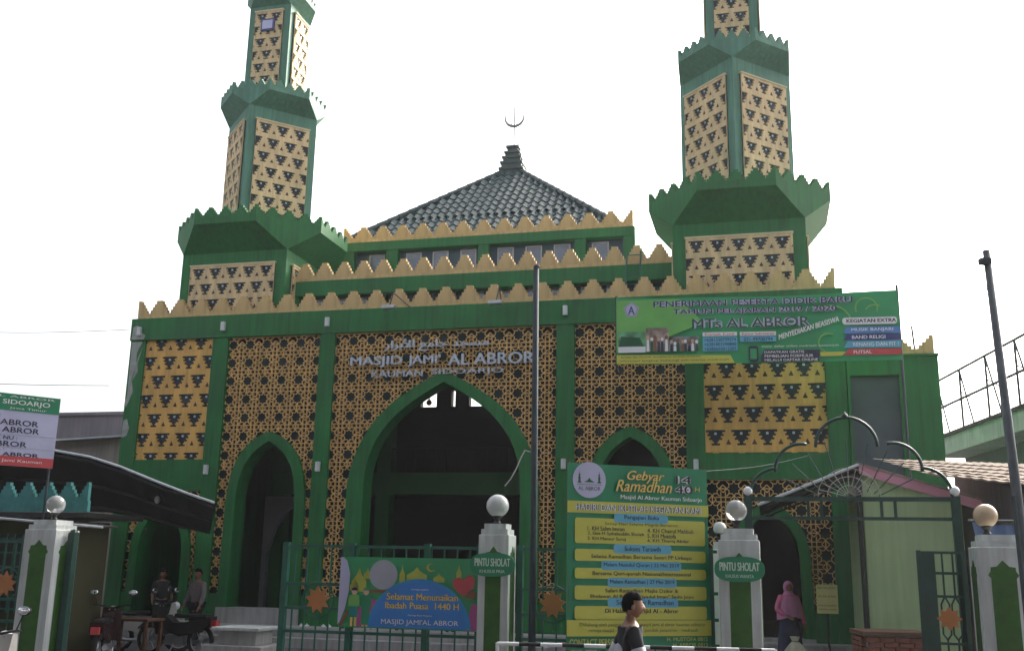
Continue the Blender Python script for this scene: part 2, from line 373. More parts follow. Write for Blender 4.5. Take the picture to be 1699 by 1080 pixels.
CELL = .475
def star_pts(cx, cz, R, r, a0=0, n=8):
    return [(cx + (R if i % 2 == 0 else r) * math.cos(a0 + math.pi * i / n), cz + (R if i % 2 == 0 else r) * math.sin(a0 + math.pi * i / n)) for i in range(2 * n)]
star_mb = MB(); star_mb.poly(star_pts(0, 0, .148, .105, 0), 0, .02); STAR = star_mb.mesh('star_tile'); STAR.materials.append(M['teal_dark'])
star_count = [0]
def strip(mb, x0, z0, x1, z1, w, ok, y0, y1):
    if not ok((x0 + x1) / 2, (z0 + z1) / 2): return
    dx, dz = x1 - x0, z1 - z0; L = math.hypot(dx, dz); nx, nz = -dz / L * w / 2, dx / L * w / 2
    mb.add([(x0 - nx, y0, z0 - nz), (x1 - nx, y0, z1 - nz), (x1 + nx, y0, z1 + nz), (x0 + nx, y0, z0 + nz),
            (x0 - nx, y1, z0 - nz), (x1 - nx, y1, z1 - nz), (x1 + nx, y1, z1 + nz), (x0 + nx, y1, z0 + nz)],
           [(0, 1, 2, 3), (0, 4, 5, 1), (2, 6, 7, 3)])
def lattice(u0, u1, z0, z1, ph, prof, c):
    """carved screen of eight-pointed stars and small crosses, left open at the arch"""
    def ok(x, z):
        if not (u0 <= x <= u1 and z0 <= z <= z1): return False
        return abs(x - c) > prof_hw(prof, z, c) - .13
    mb = MB(); y0, y1, w = .06, .12, .021
    stars = []
    nx = int((u1 - u0) / CELL) + 3; nz = int((z1 - z0) / CELL) + 3
    for i in range(-1, nx):
        for j in range(-1, nz):
            cx, cz = u0 + ph + i * CELL, z1 - .20 - j * CELL
            sp = star_pts(cx, cz, .155, .112, 0)
            for a in range(16):
                strip(mb, *sp[a], *sp[(a + 1) % 16], .017, ok, y0, y1)
            h = CELL / 2
            for q in range(4):                      # the points lean on the small frames between the stars
                a = q * math.pi / 2
                strip(mb, cx + .155 * math.cos(a), cz + .155 * math.sin(a), cx + h * math.cos(a), cz + h * math.sin(a), w, ok, y0, y1)
                a += math.pi / 4
                strip(mb, cx + .155 * math.cos(a), cz + .155 * math.sin(a), cx + .235 * math.cos(a), cz + .235 * math.sin(a), w, ok, y0, y1)
            kx, kz = cx + h, cz + h                 # the small cross grid between four stars
            for d in (-.05, .05):
                strip(mb, kx + d, kz - .165, kx + d, kz + .165, w, ok, y0, y1)
                strip(mb, kx - .165, kz + d, kx + .165, kz + d, w, ok, y0, y1)
            for sx in (-1, 1):
                strip(mb, cx + h + sx * .085, cz, cx + h, cz + .085, w * .9, ok, y0 + .002, y1); strip(mb, cx + h + sx * .085, cz, cx + h, cz - .085, w * .9, ok, y0 + .002, y1)
                strip(mb, cx, cz + h + sx * .085, cx + .085, cz + h, w * .9, ok, y0 + .003, y1); strip(mb, cx, cz + h + sx * .085, cx - .085, cz + h, w * .9, ok, y0 + .003, y1)
            if u0 - .06 < cx < u1 + .06 and z0 < cz < z1 and abs(cx - c) > prof_hw(prof, cz, c) - .05: stars.append((cx, cz))
    o = mb.build('lattice_screen', 'strip', mosque)
    for cx, cz in stars:
        inst('star_tile', STAR, o, loc=(cx, .095, cz)); star_count[0] += 1
    # dark sheet in place of the unlit hall behind the screen, with the arch left open
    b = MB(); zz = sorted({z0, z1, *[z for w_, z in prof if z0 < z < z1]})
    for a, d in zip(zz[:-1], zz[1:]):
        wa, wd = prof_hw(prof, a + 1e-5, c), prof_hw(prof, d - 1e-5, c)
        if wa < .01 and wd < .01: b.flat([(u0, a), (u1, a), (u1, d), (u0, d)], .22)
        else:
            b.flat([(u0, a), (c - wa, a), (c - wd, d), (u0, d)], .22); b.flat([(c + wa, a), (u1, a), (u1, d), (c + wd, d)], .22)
    b.build('unlit_backing', 'brown_dark', mosque)
def arch(c, pin, pout, y0=-.03, y1=.52):
    def side(p): return [(c - w, z) for w, z in reversed(p)] + [(c + w, z) for w, z in p[1:]]
    I, O = side(pin), side(pout)
    # resample both outlines to equal counts by arc length
    def res(P, n):
        L = [0]
        for a, b in zip(P[:-1], P[1:]): L.append(L[-1] + math.dist(a, b))
        out = []
        for i in range(n):
            t = L[-1] * i / (n - 1); j = max(q for q in range(len(L)) if L[q] <= t + 1e-9); j = min(j, len(P) - 2)
            q = (t - L[j]) / max(L[j + 1] - L[j], 1e-9); out.append((P[j][0] + (P[j + 1][0] - P[j][0]) * q, P[j][1] + (P[j + 1][1] - P[j][1]) * q))
        return out
    n = 49; h = n // 2
    I = res(I[:len(pin)], h + 1) + res(I[len(pin) - 1:], h + 1)[1:]; O = res(O[:len(pout)], h + 1) + res(O[len(pout) - 1:], h + 1)[1:]
    mb = MB(); V = []
    for P, y in ((I, y0), (O, y0), (O, y1), (I, y1)): V += [(x, y, z) for x, z in P]
    F = []
    for r in range(4):
        a, b = r * n, ((r + 1) % 4) * n
        for i in range(n - 1): F.append((a + i, b + i, b + i + 1, a + i + 1))
    mb.add(V, F); return mb.build('arch_surround', 'green', mosque)
SPEC = [(-10.01, -8.03, 1.1, 3.6, .10, EN_OUT, EN_IN, -9.02), (-7.58, -5.01, 1.1, 7.53, .11, SM_OUT, SM_IN, -6.22),
        (-4.60, 1.10, 1.1, 7.53, 0., CEN_OUT, CEN_IN, -1.68), (1.54, 4.12, 1.1, 7.53, .11, SM_OUT, SM_IN, 2.85), (4.54, 7.20, 1.1, 3.85, .12, EN_OUT, EN_IN, 5.87)]
for u0, u1, z0, z1, ph, po, pi_, c in SPEC:
    lattice(u0, u1, z0, z1, ph, po, c); arch(c, pi_, po)
    wo_ = po[-1][0]
    zb = pi_[-1][1]
    for a, b in ((u0, c - wo_), (c + wo_, u1)): MB().box(a, b, .01, .5, 0, 1.1).build('base_wall', 'green', mosque)
    if zb > .46: MB().box(c - wo_, c + wo_, -.06, .5, 0, zb - .002).build('door_sill', 'concrete', mosque)
MB().box(-10.5, 7.7, -.75, .0, 0, .42).build('plinth', 'concrete', mosque)
MB().box(-7.4, 1.2, -1.15, -.76, 0, .21).build('plinth_step', 'concrete', mosque)
# fretwork panels: stepped triangular openings in a yellow slab
def fret(w, h, cu, cz, ph=0., sc=1., d=.035, z_first=.08, shift0=0):
    """returns (panel, back, dots, inlays) builders in panel coordinates: x 0..w, z 0..h from the bottom, front face at y 0"""
    lay = [(.00, .052, .212), (.052, .088, .150), (.088, .138, .180), (.138, .172, .112), (.172, .222, .145), (.222, .258, .072), (.258, .292, .040), (.292, .342, .092)]
    tri = [(.215, .250, .014), (.250, .285, .030), (.285, .325, .048)]
    holes, dots, inl = [], MB(), MB(); r = 0; top = h - z_first
    while top > -.3:
        x0 = ph + ((r + shift0) % 2) * cu / 2 - cu
        k = 0
        while x0 + k * cu < w + cu:
            cx = x0 + k * cu
            for a, b, hw in lay: holes.append((cx - hw * sc, cx + hw * sc, top - b * sc, top - a * sc))
            if .08 < cx < w - .08 and 0.1 < top - .08 * sc < h: dots.box(cx - .026 * sc, cx + .026 * sc, .012, d, top - .105 * sc, top - .055 * sc)
            mx = cx + cu / 2
            for a, b, hw in tri:
                X0, X1, Z0, Z1 = max(mx - hw * sc, .01), min(mx + hw * sc, w - .01), top - b * sc, top - a * sc
                if X1 > X0 and Z0 > .01 and Z1 < h: inl.rect(X0, X1, Z0, Z1, -.003)
            k += 1
        r += 1; top -= cz
    zs = sorted({0, h, *[z for q in holes for z in (q[2], q[3]) if 0 < z < h]})
    zs2 = [zs[0]]
    for z in zs[1:]:
        if z - zs2[-1] > 1e-4: zs2.append(z)
    mb = MB(); prevI = None
    for a, b in zip(zs2[:-1], zs2[1:]):
        m = (a + b) / 2
        iv = sorted((max(q[0], 0), min(q[1], w)) for q in holes if q[2] < m < q[3] and q[1] > 0 and q[0] < w)
        x = 0
        for s, e in iv:
            if s > x + 1e-5: mb.rect(x, s, a, b, 0)
            if s > 1e-4: mb.add([(s, 0, a), (s, d, a), (s, d, b), (s, 0, b)], [(0, 1, 2, 3)])
            if e < w - 1e-4: mb.add([(e, 0, a), (e, 0, b), (e, d, b), (e, d, a)], [(0, 1, 2, 3)])
            x = max(x, e)
        if x < w - 1e-5: mb.rect(x, w, a, b, 0)
        if prevI is not None:
            br = sorted({0, w, *[t for q in iv + prevI for t in q]})
            for s, e in zip(br[:-1], br[1:]):
                c = (s + e) / 2; A = any(q[0] < c < q[1] for q in iv); B = any(q[0] < c < q[1] for q in prevI)
                if A != B and e - s > 1e-5: mb.add([(s, 0, a), (e, 0, a), (e, d, a), (s, d, a)], [(0, 1, 2, 3)])
        prevI = iv
    mb.add([(0, 0, 0), (w, 0, 0), (w, d, 0), (0, d, 0)], [(0, 3, 2, 1)]); mb.add([(0, 0, h), (w, 0, h), (w, d, h), (0, d, h)], [(0, 1, 2, 3)])
    for x in (0, w): mb.add([(x, 0, 0), (x, 0, h), (x, d, h), (x, d, 0)], [(0, 1, 2, 3)])
    back = MB().box(0, w, d, d + .03, 0, h)
    return mb, back, dots, inl
def put_fret(parent, mtx, w, h, cu, cz, ph, sc=1., z_first=.08, shift0=0, trim=True, paint='yellow_glare'):
    p, b, ds, il = fret(w, h, cu, cz, ph, sc, z_first=z_first, shift0=shift0)
    o = p.xform(mtx).build('fretwork_panel', paint, parent)
    b.xform(mtx).build('panel_back', 'hole', o if False else parent)
    if ds.f: ds.xform(mtx).build('glass_block', 'dot', parent, kind='stuff')
    if il.f: il.xform(mtx).build('painted_inlay', 'red_brown', parent, kind='stuff')
    if trim: MB().box(-.02, w + .02, -.02, .08, h, h + .035).xform(mtx).build('panel_trim', 'cream', parent)
T = Matrix.Translation
put_fret(mosque, T((-10.01, .04, 4.38)), 1.98, 3.15, .585, .505, .43, 1.0, z_first=-.06, trim=False, paint='yellow')
put_fret(mosque, T((4.54, .04, 4.43)), 2.66, 3.10, .568, .51, .23, 1.03, z_first=.02, shift0=1, trim=False, paint='yellow')
MB().box(-10.01, -8.03, .0, .5, 3.6, 4.38).build('lintel', 'green', mosque)
MB().box(4.54, 7.20, .0, .5, 3.85, 4.43).build('lintel', 'green', mosque)
MB().box(-10.01, -8.03, .15, .5, 4.38, 7.53).build('panel_wall', 'green', mosque)
MB().box(4.54, 7.20, .15, .5, 4.43, 7.53).build('panel_wall', 'green', mosque)
# patch where the paint has come off
pp = [(-10.44, 7.9), (-10.0, 7.72), (-10.08, 7.35), (-10.2, 7.05), (-10.16, 6.7), (-10.3, 6.45), (-10.24, 6.15), (-10.4, 5.75), (-10.45, 5.9)]
MB().poly([p for p in pp if p[1] < 7.5] + [(-10.44, 7.45), (-10.1, 7.45)][:0], -.024, -.0201).build('bare_patch', 'plaster', mosque)
MB().poly([(-10.40, 7.9), (-10.43, 7.56), (-10.06, 7.56), (-10.02, 7.66), (-10.16, 7.78), (-10.28, 7.94)], -.0545, -.0505).build('bare_patch', 'plaster', mosque)
MB().poly([(-10.44, 4.95), (-10.3, 5.0), (-10.24, 5.2), (-10.33, 5.45), (-10.43, 5.4)], -.024, -.0201).build('bare_patch', 'plaster', mosque)
MB().poly([(-10.42, 7.5), (-10.4, 6.0), (-10.32, 6.5), (-10.22, 6.85), (-10.24, 7.2), (-10.1, 7.5)], -.0245, -.0201).build('bare_patch', 'plaster', mosque)

# stepped crenels
def crenel_poly(w, h, steps, tip, half=0):
    R = []
    for i in range(steps):
        x = w / 2 - (w / 2 - tip / 2) * i / (steps - 1); z0, z1 = h * i / steps, h * (i + 1) / steps
        if i > 0: R.append((x + .006 * (w / .6), z0))      # small notch under each step
        R += [(x, z0), (x, z1)]
    Rr = []
    for p in R:
        if not Rr or math.dist(Rr[-1], p) > 1e-5: Rr.append(p)
    Rr[-1] = (Rr[-1][0], h)
    if half == 0: return Rr + [(-x, z) for x, z in reversed(Rr)]
    if half > 0: return Rr + [(0, h), (0, 0)]
    return [(0, 0), (0, h)] [::-1][::-1] and ([(-x, z) for x, z in reversed(Rr)] + [(0, 0)] + [(0, h)])[0:0] + [(0, 0), (0, h)] + [(-x, z) for x, z in reversed(Rr)]
def crenel_mesh(w, h, steps, tip, t, m, half=0):
    P = crenel_poly(w, h, steps, tip, half)
    mb = MB(); mb.poly(P, 0, t)
    me = mb.mesh('crenel'); me.materials.append(M[m])
    bm = bmesh.new(); bm.from_mesh(me); bmesh.ops.triangulate(bm, faces=[f for f in bm.faces if len(f.verts) > 4]); bmesh.ops.recalc_face_normals(bm, faces=bm.faces[:]); bm.to_mesh(me); bm.free()
    return me
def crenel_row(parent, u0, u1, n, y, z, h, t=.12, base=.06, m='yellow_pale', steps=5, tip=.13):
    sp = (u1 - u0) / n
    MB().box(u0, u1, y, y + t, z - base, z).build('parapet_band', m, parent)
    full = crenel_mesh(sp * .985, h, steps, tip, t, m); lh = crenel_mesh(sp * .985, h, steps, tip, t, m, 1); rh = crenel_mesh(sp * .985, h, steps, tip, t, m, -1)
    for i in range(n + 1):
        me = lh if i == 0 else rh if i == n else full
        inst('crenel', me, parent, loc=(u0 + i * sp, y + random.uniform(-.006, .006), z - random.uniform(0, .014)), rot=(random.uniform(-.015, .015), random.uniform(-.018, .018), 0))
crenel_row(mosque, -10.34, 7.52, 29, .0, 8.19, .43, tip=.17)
# tier two (between the minarets)
MB().bevbox(-6.5, 4.05, .80, 1.1, 8.77, 9.18, .01).build('tier_beam', 'green', mosque)
for a, b in ((-6.5, -6.1), (-4.0, -3.72), (1.0, 1.28), (3.7, 4.05)): MB().box(a, b, .82, 1.1, 8.12, 8.77).build('tier_pillar', 'green', mosque)
MB().box(-6.3, 3.9, 1.1, 1.16, 8.12, 8.77).build('tier_wall', 'recess_blue', mosque)
def window(x0, x1, z0, z1, y, parent=mosque):
    fr = MB(); t = .035
    fr.box(x0, x1, y - .03, y, z1 - t, z1); fr.box(x0, x1, y - .03, y, z0, z0 + t); fr.box(x0, x0 + t, y - .03, y, z0 + t, z1 - t); fr.box(x1 - t, x1, y - .03, y, z0 + t, z1 - t)
    o = fr.build('window_frame', 'frame_grey', parent)
    MB().box(x0 + t, x1 - t, y - .012, y - .006, z0 + t, z1 - t).build('pane', 'pane', o)
for i, x in enumerate((-5.85, -5.25, -4.65, -3.55, -2.95, -2.2, -1.45, -.7, .1, .55, 1.5, 2.15, 2.85)): window(x, x + .42, 8.2, 8.74, 1.09)
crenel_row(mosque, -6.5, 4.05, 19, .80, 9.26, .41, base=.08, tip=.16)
MB().box(-6.4, 3.95, 1.16, 4.3, 9.0, 9.14).build('flat_roof', 'concrete', mosque)
# tier three
MB().bevbox(-6.37, 2.51, 4.0, 4.3, 11.0, 11.28, .01).build('tier_beam', 'green', mosque)
for a, b in ((-6.37, -5.95), (-4.93, -4.57), (-2.07, -1.76), (.79, 1.10), (2.18, 2.51)): MB().box(a, b, 4.02, 4.4, 9.14, 11.0).build('tier_pillar', 'green', mosque)
MB().box(-6.3, 2.45, 4.26, 4.4, 9.14, 11.0).build('tier_wall', 'recess_blue', mosque)
for x in (-5.54, -4.37, -3.53, -2.67, -1.54, -.70, .14, 1.25): window(x, x + .49, 9.7, 10.93, 4.25)
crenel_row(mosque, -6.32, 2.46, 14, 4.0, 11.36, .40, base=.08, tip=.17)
MB().box(-6.35, -6.1, 4.4, 12.9, 9.0, 11.25).build('tier_side_wall', 'green', mosque)
MB().box(2.25, 2.49, 4.4, 12.9, 9.0, 11.25).build('tier_side_wall', 'green', mosque)
MB().box(-6.35, 2.49, 12.9, 13.1, 9.0, 11.25).build('tier_rear_wall', 'green', mosque)
MB().box(-6.1, 2.25, 4.4, 12.9, 11.05, 11.2).build('tier_slab', 'concrete', mosque)
# hip roof with barrel tiles
RC, RV, RH, RE, RZ = -2.18, 8.5, 4.15, 11.42, 15.15
hip = MB()
hip.add([(RC - RH, RV - RH, RE), (RC + RH, RV - RH, RE), (RC + RH, RV + RH, RE), (RC - RH, RV + RH, RE), (RC, RV, RZ)], [(0, 1, 4), (1, 2, 4), (2, 3, 4), (3, 0, 4), (3, 2, 1, 0)])
roof = hip.build('roof', 'ridge', mosque)
sl = math.hypot(RH, RZ - RE); ang = math.atan2(RZ - RE, RH)
ROWS, TW = 15, .265
tl = sl / ROWS
tm = MB()
def tile_geo(mb, w, L):                                    # an S of a pan and a roll, tilted a little; x across, y up the slope, z out
    n = 6; top = []
    prof = [(-.5, .0), (-.36, .012), (-.22, .05), (-.02, .085), (.18, .05), (.34, .012), (.5, .0)]
    V = []
    for y, lift in ((-.06, .045), (L, .012)):
        V += [(x * w, y, z * .95 + lift) for x, z in prof]
    for y, lift in ((-.06, .012),): V += [(x * w, y, z * .95 + lift) for x, z in prof]
    k = len(prof); F = [(i, i + 1, k + i + 1, k + i) for i in range(k - 1)] + [(2 * k + i, 2 * k + i + 1, i + 1, i) for i in range(k - 1)]
    mb.add(V, F)
tile_geo(tm, TW, tl); TILE = tm.mesh('tile'); TILE.materials.append(M['tile'])
rest = MB()
ntile = 0
for side in range(4):
    R = Matrix.Translation((RC, RV, 0)) @ Matrix.Rotation(side * math.pi / 2, 4, 'Z') @ Matrix.Translation((0, -RH, RE)) @ Matrix.Rotation(ang, 4, 'X')
    for r in range(ROWS):
        half = RH * (1 - (r + .5) / ROWS)
        n = max(1, int(2 * half / TW))
        for i in range(n):
            x = (i - (n - 1) / 2) * TW + (0)
            j = random.uniform(-.012, .012)
            m = R @ Matrix.Translation((x + j * .4, r * tl + j, .0)) @ Matrix.Rotation(random.uniform(-.02, .02), 4, 'Z')
            if side == 0 and ntile < 299:
                o = inst('tile', TILE, roof); o.matrix_local = m; ntile += 1
            elif side in (1, 3) or side == 0:
                s0 = len(rest.v); tile_geo(rest, TW, tl); rest.xform(m, s0)
rest.build('tile_field', 'tile', roof, kind='stuff')
for sx, sy in ((-1, -1), (1, -1), (1, 1), (-1, 1)):
    A = Vector((RC + sx * (RH + .05), RV + sy * (RH + .05), RE + .05)); B = Vector((RC, RV, RZ + .05)); n = 17
    rc = MB()
    for i in range(n): rc.tube([A.lerp(B, i / n), A.lerp(B, (i + 1.06) / n)], [.105, .085], 8)
    rc.build('ridge_cap', 'ridge', roof)
fn = MB()
zz = RZ - .62
for w, h in ((.92, .30), (.74, .16), (.86, .08), (.70, .15), (.78, .08), (.60, .13), (.68, .08), (.48, .13), (.56, .07), (.36, .14), (.46, .08)):
    fn.box(RC - w / 2, RC + w / 2, RV - w / 2, RV + w / 2, zz, zz + h); zz += h
fn.build('finial_base', 'ridge', mosque)
cr = MB(); cz = 17.03
pts = [(RC + .33 * math.sin(a), RV, cz + .02 - .33 * math.cos(a)) for a in [math.radians(t) for t in range(-115, 116, 10)]]
cr.tube(pts, [.010 + .045 * math.sin(math.pi * i / (len(pts) - 1)) for i in range(len(pts))], 6)
cr.tube([(RC, RV, zz), (RC, RV, cz + .46)], [.022, .020], 6)
for dx in (-.09, .09): cr.tube([(RC + dx, RV, cz - .26), (RC + dx, RV, cz + .26)], .020, 5)
cr.build('crescent_finial', mat('dull_grey_metal', (.22, .23, .25), .5, .1, 5), mosque)
# side wing at the far end of the facade
MB().box(7.66, 9.56, -.1, 4.0, 0, 6.5).build('side_wing', 'green', mosque) if False else None
wg = MB(); wg.box(7.66, 7.72, -.06, 3.6, 0, 6.5); wg.box(8.74, 9.56, -.06, 3.6, 0, 6.5); wg.box(7.72, 8.74, -.06, 3.6, 6.1, 6.5); wg.box(7.72, 8.74, .10, 3.6, 0, 6.1)
wg.build('side_wing', 'green', mosque)
MB().box(7.72, 8.74, .05, .099, 2.0, 6.08).build('grey_board', mat('blue_grey_board', (.075, .098, .115), .7, .12, 2), mosque)
MB().box(7.66, 9.58, -.09, 3.62, 6.5, 6.55).build('wing_coping', 'green', mosque)
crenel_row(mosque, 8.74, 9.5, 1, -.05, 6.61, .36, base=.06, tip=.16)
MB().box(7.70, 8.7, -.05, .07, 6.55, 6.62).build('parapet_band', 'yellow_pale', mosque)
# raised lettering over the great arch
lt = MB(); put_text(lt, "MASJID", -4.14, -2.76, 6.60, 6.90, -.06, .02, depth=.05); lt.build('name_lettering', 'letter', mosque)
lt = MB(); put_text(lt, "JAMI'", -2.62, -1.78, 6.60, 6.90, -.06, .02, depth=.05); lt.build('name_lettering', 'letter', mosque)
lt = MB(); put_text(lt, "AL ABROR", -1.58, .58, 6.60, 6.90, -.06, .02, depth=.05); lt.build('name_lettering', 'letter', mosque)
lt = MB(); put_text(lt, "KAUMAN", -3.55, -2.22, 6.36, 6.53, -.06, .012, depth=.04); lt.build('name_lettering', 'letter', mosque)
lt = MB(); put_text(lt, "SIDOARJO", -2.0, -.18, 6.36, 6.53, -.06, .012, depth=.04); lt.build('name_lettering', 'letter', mosque)
lt = MB(); put_text(lt, "\ufead\ufe8d\ufeae\ufe91\ufef7\ufe8d \ufeca\ufee3\ufe8e\ufe9f \ufeaa\ufea0\ufeb4\ufee3", -3.25, -.55, 6.98, 7.32, -.06, .02, depth=.05); lt.build('arabic_lettering', 'letter', mosque)

# ------------------------------------------------------------------ minarets
def octo(a, rot=0):                                        # octagon with apothem a, first edge faces -Y
    R = a / math.cos(math.pi / 8)
    return [(R * math.cos(-math.pi / 2 - math.pi / 8 + i * math.pi / 4 + rot), R * math.sin(-math.pi / 2 - math.pi / 8 + i * math.pi / 4 + rot)) for i in range(8)]
def crown(parent, s, rot, z0, zb, zv, ht, m, crm, hs, root2=1.414):
    """square shaft of half side s flares into an octagonal parapet: z0 flare start, zb lower edge of the overhang, zv top of the band"""
    a = s * root2; O = octo(a, rot); ca, sa = math.cos(rot), math.sin(rot)
    sq = [(x * ca - y * sa, x * sa + y * ca) for x, y in ((-s, -s), (s, -s), (s, s), (-s, s))]
    mb = MB(); V = [(x, y, z0) for x, y in sq] + [(x, y, zb) for x, y in O]
    F = []
    for q in range(4):                                      # octagon verts 2q, 2q+1 edge the overhang of side q
        A, B = 4 + 2 * q, 4 + 2 * q + 1
        F.append((q, (q + 1) % 4, B, A)); F.append(((q + 1) % 4, 4 + (2 * q + 2) % 8, B))
    mb.add(V, F); mb.build('crown_flare', m, parent)
    t = .10; I = octo(a - t, rot)
    b = MB(); n = 8
    b.add([(x, y, zb) for x, y in O] + [(x, y, zv) for x, y in O] + [(x, y, zv) for x, y in I] + [(x, y, zb) for x, y in I],
          [(i, (i + 1) % 8, 8 + (i + 1) % 8, 8 + i) for i in range(8)] + [(8 + i, 8 + (i + 1) % 8, 16 + (i + 1) % 8, 16 + i) for i in range(8)] +
          [(16 + i, 16 + (i + 1) % 8, 24 + (i + 1) % 8, 24 + i) for i in range(8)] + [(31, 30, 29, 28, 27, 26, 25, 24)])
    b.build('crown_band', m, parent)
    full, lh, rh = crm
    for i in range(8):
        p, q = Vector(O[i]), Vector(O[(i + 1) % 8]); d = (q - p); ang_ = math.atan2(d.y, d.x); L = d.length
        for k in range(5):
            me = lh if k == 0 else rh if k == 4 else full
            c = p + d * (k / 4)
            inst('crenel', me, parent, loc=(c.x, c.y, zv - random.uniform(0, .010)), rot=(0, 0, ang_ + random.uniform(-.01, .01)))
    return a
def cmeshes(s, h, m):
    w = s * 1.414 * 2 * math.tan(math.pi / 8) / 4
    return [crenel_mesh(w * .98, h, 4, w * .26, .10, m, q) for q in (0, 1, -1)]
def minaret(uc, label, small_window):
    m = thing('minaret', label, 'minaret', fa(uc, -1.84, 8.13), -TH, 'twin minarets of the mosque')
    Z = lambda z: z - 8.13
    s1, s2, s3 = 1.54, .99, .655
    MB().box(-s1, s1, -s1, s1, 0, Z(9.95)).build('lower_stage', 'green', m)
    crown(m, s1 + .002, 0, Z(9.95), Z(10.57), Z(10.76), .27, 'green', cmeshes(s1, .27, 'green'), 0)
    MB().add([(x, y, Z(10.56)) for x, y in octo(2.0)], [tuple(range(8))]).build('crown_deck', 'concrete', m)
    r45 = math.pi / 4
    R45 = Matrix.Rotation(r45, 4, 'Z')
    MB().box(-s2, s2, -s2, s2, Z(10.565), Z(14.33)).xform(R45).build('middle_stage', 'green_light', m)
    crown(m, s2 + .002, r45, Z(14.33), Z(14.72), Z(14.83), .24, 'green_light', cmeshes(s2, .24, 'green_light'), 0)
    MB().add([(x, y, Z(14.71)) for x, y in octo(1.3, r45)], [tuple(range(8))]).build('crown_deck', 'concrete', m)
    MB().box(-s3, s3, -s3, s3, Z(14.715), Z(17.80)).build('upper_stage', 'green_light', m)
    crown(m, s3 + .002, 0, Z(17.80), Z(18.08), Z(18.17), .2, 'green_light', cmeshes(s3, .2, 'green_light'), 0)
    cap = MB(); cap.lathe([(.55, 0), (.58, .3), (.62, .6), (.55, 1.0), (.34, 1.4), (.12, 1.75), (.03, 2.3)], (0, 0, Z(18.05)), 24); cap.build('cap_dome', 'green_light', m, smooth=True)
    for q in range(4):                                      # panels on the four faces of every stage
        Rq = Matrix.Rotation(q * math.pi / 2, 4, 'Z')
        put_fret(m, Rq @ T((-1.24, -s1 - .068, .18)), 2.48, Z(9.58) - .18, .497, .43, .25, .86, z_first=.07)
        put_fret(m, R45 @ Rq @ T((-.77, -s2 - .068, Z(10.78))), 1.54, 13.92 - 10.78, .50, .43, .26, .86, z_first=.07)
        put_fret(m, Rq @ T((-.44, -s3 - .068, Z(14.85))), .88, 17.60 - 14.85, .45, .40, .22, .80, z_first=.07)
    if small_window:
        w = thing_part = MB(); w.box(-.21, .21, -s3 - .12, -s3 - .01, Z(16.95), Z(17.32)); w.build('small_window', 'b_navy', m)
        MB().box(-.16, .16, -s3 - .13, -s3 - .121, Z(17.0), Z(17.27)).build('pane', 'b_lav', m)
    return m
minaret(-7.80, 'three-stage green minaret on the roof corner above the curved parking canopy', True)
minaret(5.42, 'three-stage green minaret behind the wide school enrolment banner', False)
dr = MB(); dr.tube([fa(4.60, -1.2, 14.8), fa(4.59, -1.2, 15.7), fa(4.57, -1.2, 18.5)], .012, 5)
o = dr.build('lightning_cable', 'frame_grey'); o['label'] = 'thin cable running down the upper stage of the minaret behind the enrolment banner'; o['category'] = 'cable'

# ------------------------------------------------------------------ lamps and gear on the facade
def wall_light(u, z, label):
    t = thing('wall_light', label, 'wall light', fa(u, .02, z - .11), -TH, 'small white lights on the mosque pillars')
    MB().bevbox(-.055, .055, -.13, -.035, 0, .24, .015).build('housing', 'white', t)
    MB().box(-.03, .03, -.034, .0, .07, .18).build('bracket', 'steel', t)
for u, z, l in ((-10.18, 7.76, 'white light on the peeling outer end of the cornice beam'), (-7.72, 7.80, 'white light on the cornice above the pillar next to the yellow fretwork, canopy side'),
                (-4.80, 7.80, 'white light on the cornice between the small arch and the great arch'), (1.33, 7.84, 'white light on the cornice behind the tall lamp post, near the enrolment banner'),
                (-7.86, 4.10, 'white light on the pillar just above the tip of the curved canopy'), (-4.82, 4.16, 'white light on the pillar between the tall small arch and the great arch'),
                (1.31, 4.19, 'white light on the pillar just above the round logo of the Ramadan banner'), (4.33, 4.16, 'white light on the pillar above the number corner of the Ramadan banner')):
    wall_light(u, z, l)
def floodlight(u, label, arm):
    t = thing('floodlight', label, 'floodlight', fa(u, .05, 8.0), -TH, 'floodlights on the parapet of the mosque')
    MB().bevbox(-.17, .17, -.42, -.22, 0, .09, .015).build('lamp_head', 'steel', t)
    a = MB(); a.tube([(0, -.3, .09), (.02, -.1, .48)], .015, 6)
    if arm: a.tube([(.02, -.1, .48), (.45, -.02, .1)], .015, 6)
    else: a.tube([(.02, -.1, .48), (.06, .0, .14)], .015, 6)
    a.build('arm', 'black', t)
floodlight(-3.05, 'floodlight on a crooked black arm over the mosque lettering', True)
floodlight(-.32, 'floodlight with a short arm beside the tall lamp post', False)
ld = thing('ladder', 'teal iron ladder leaning on the upper parapet beside the minaret', 'ladder', fa(2.72, -.3, 8.13), -TH)
for dx in (0, .34): MB().tube([(dx, -.05, 0), (dx, .38, 1.35)], .022, 6).build('rail', 'gate', ld)
for i in range(5): MB().tube([(0, -.05 + .43 * (i + .6) / 5, 1.35 * (i + .6) / 5), (.34, -.05 + .43 * (i + .6) / 5, 1.35 * (i + .6) / 5)], .015, 5).build('rung', 'gate', ld)

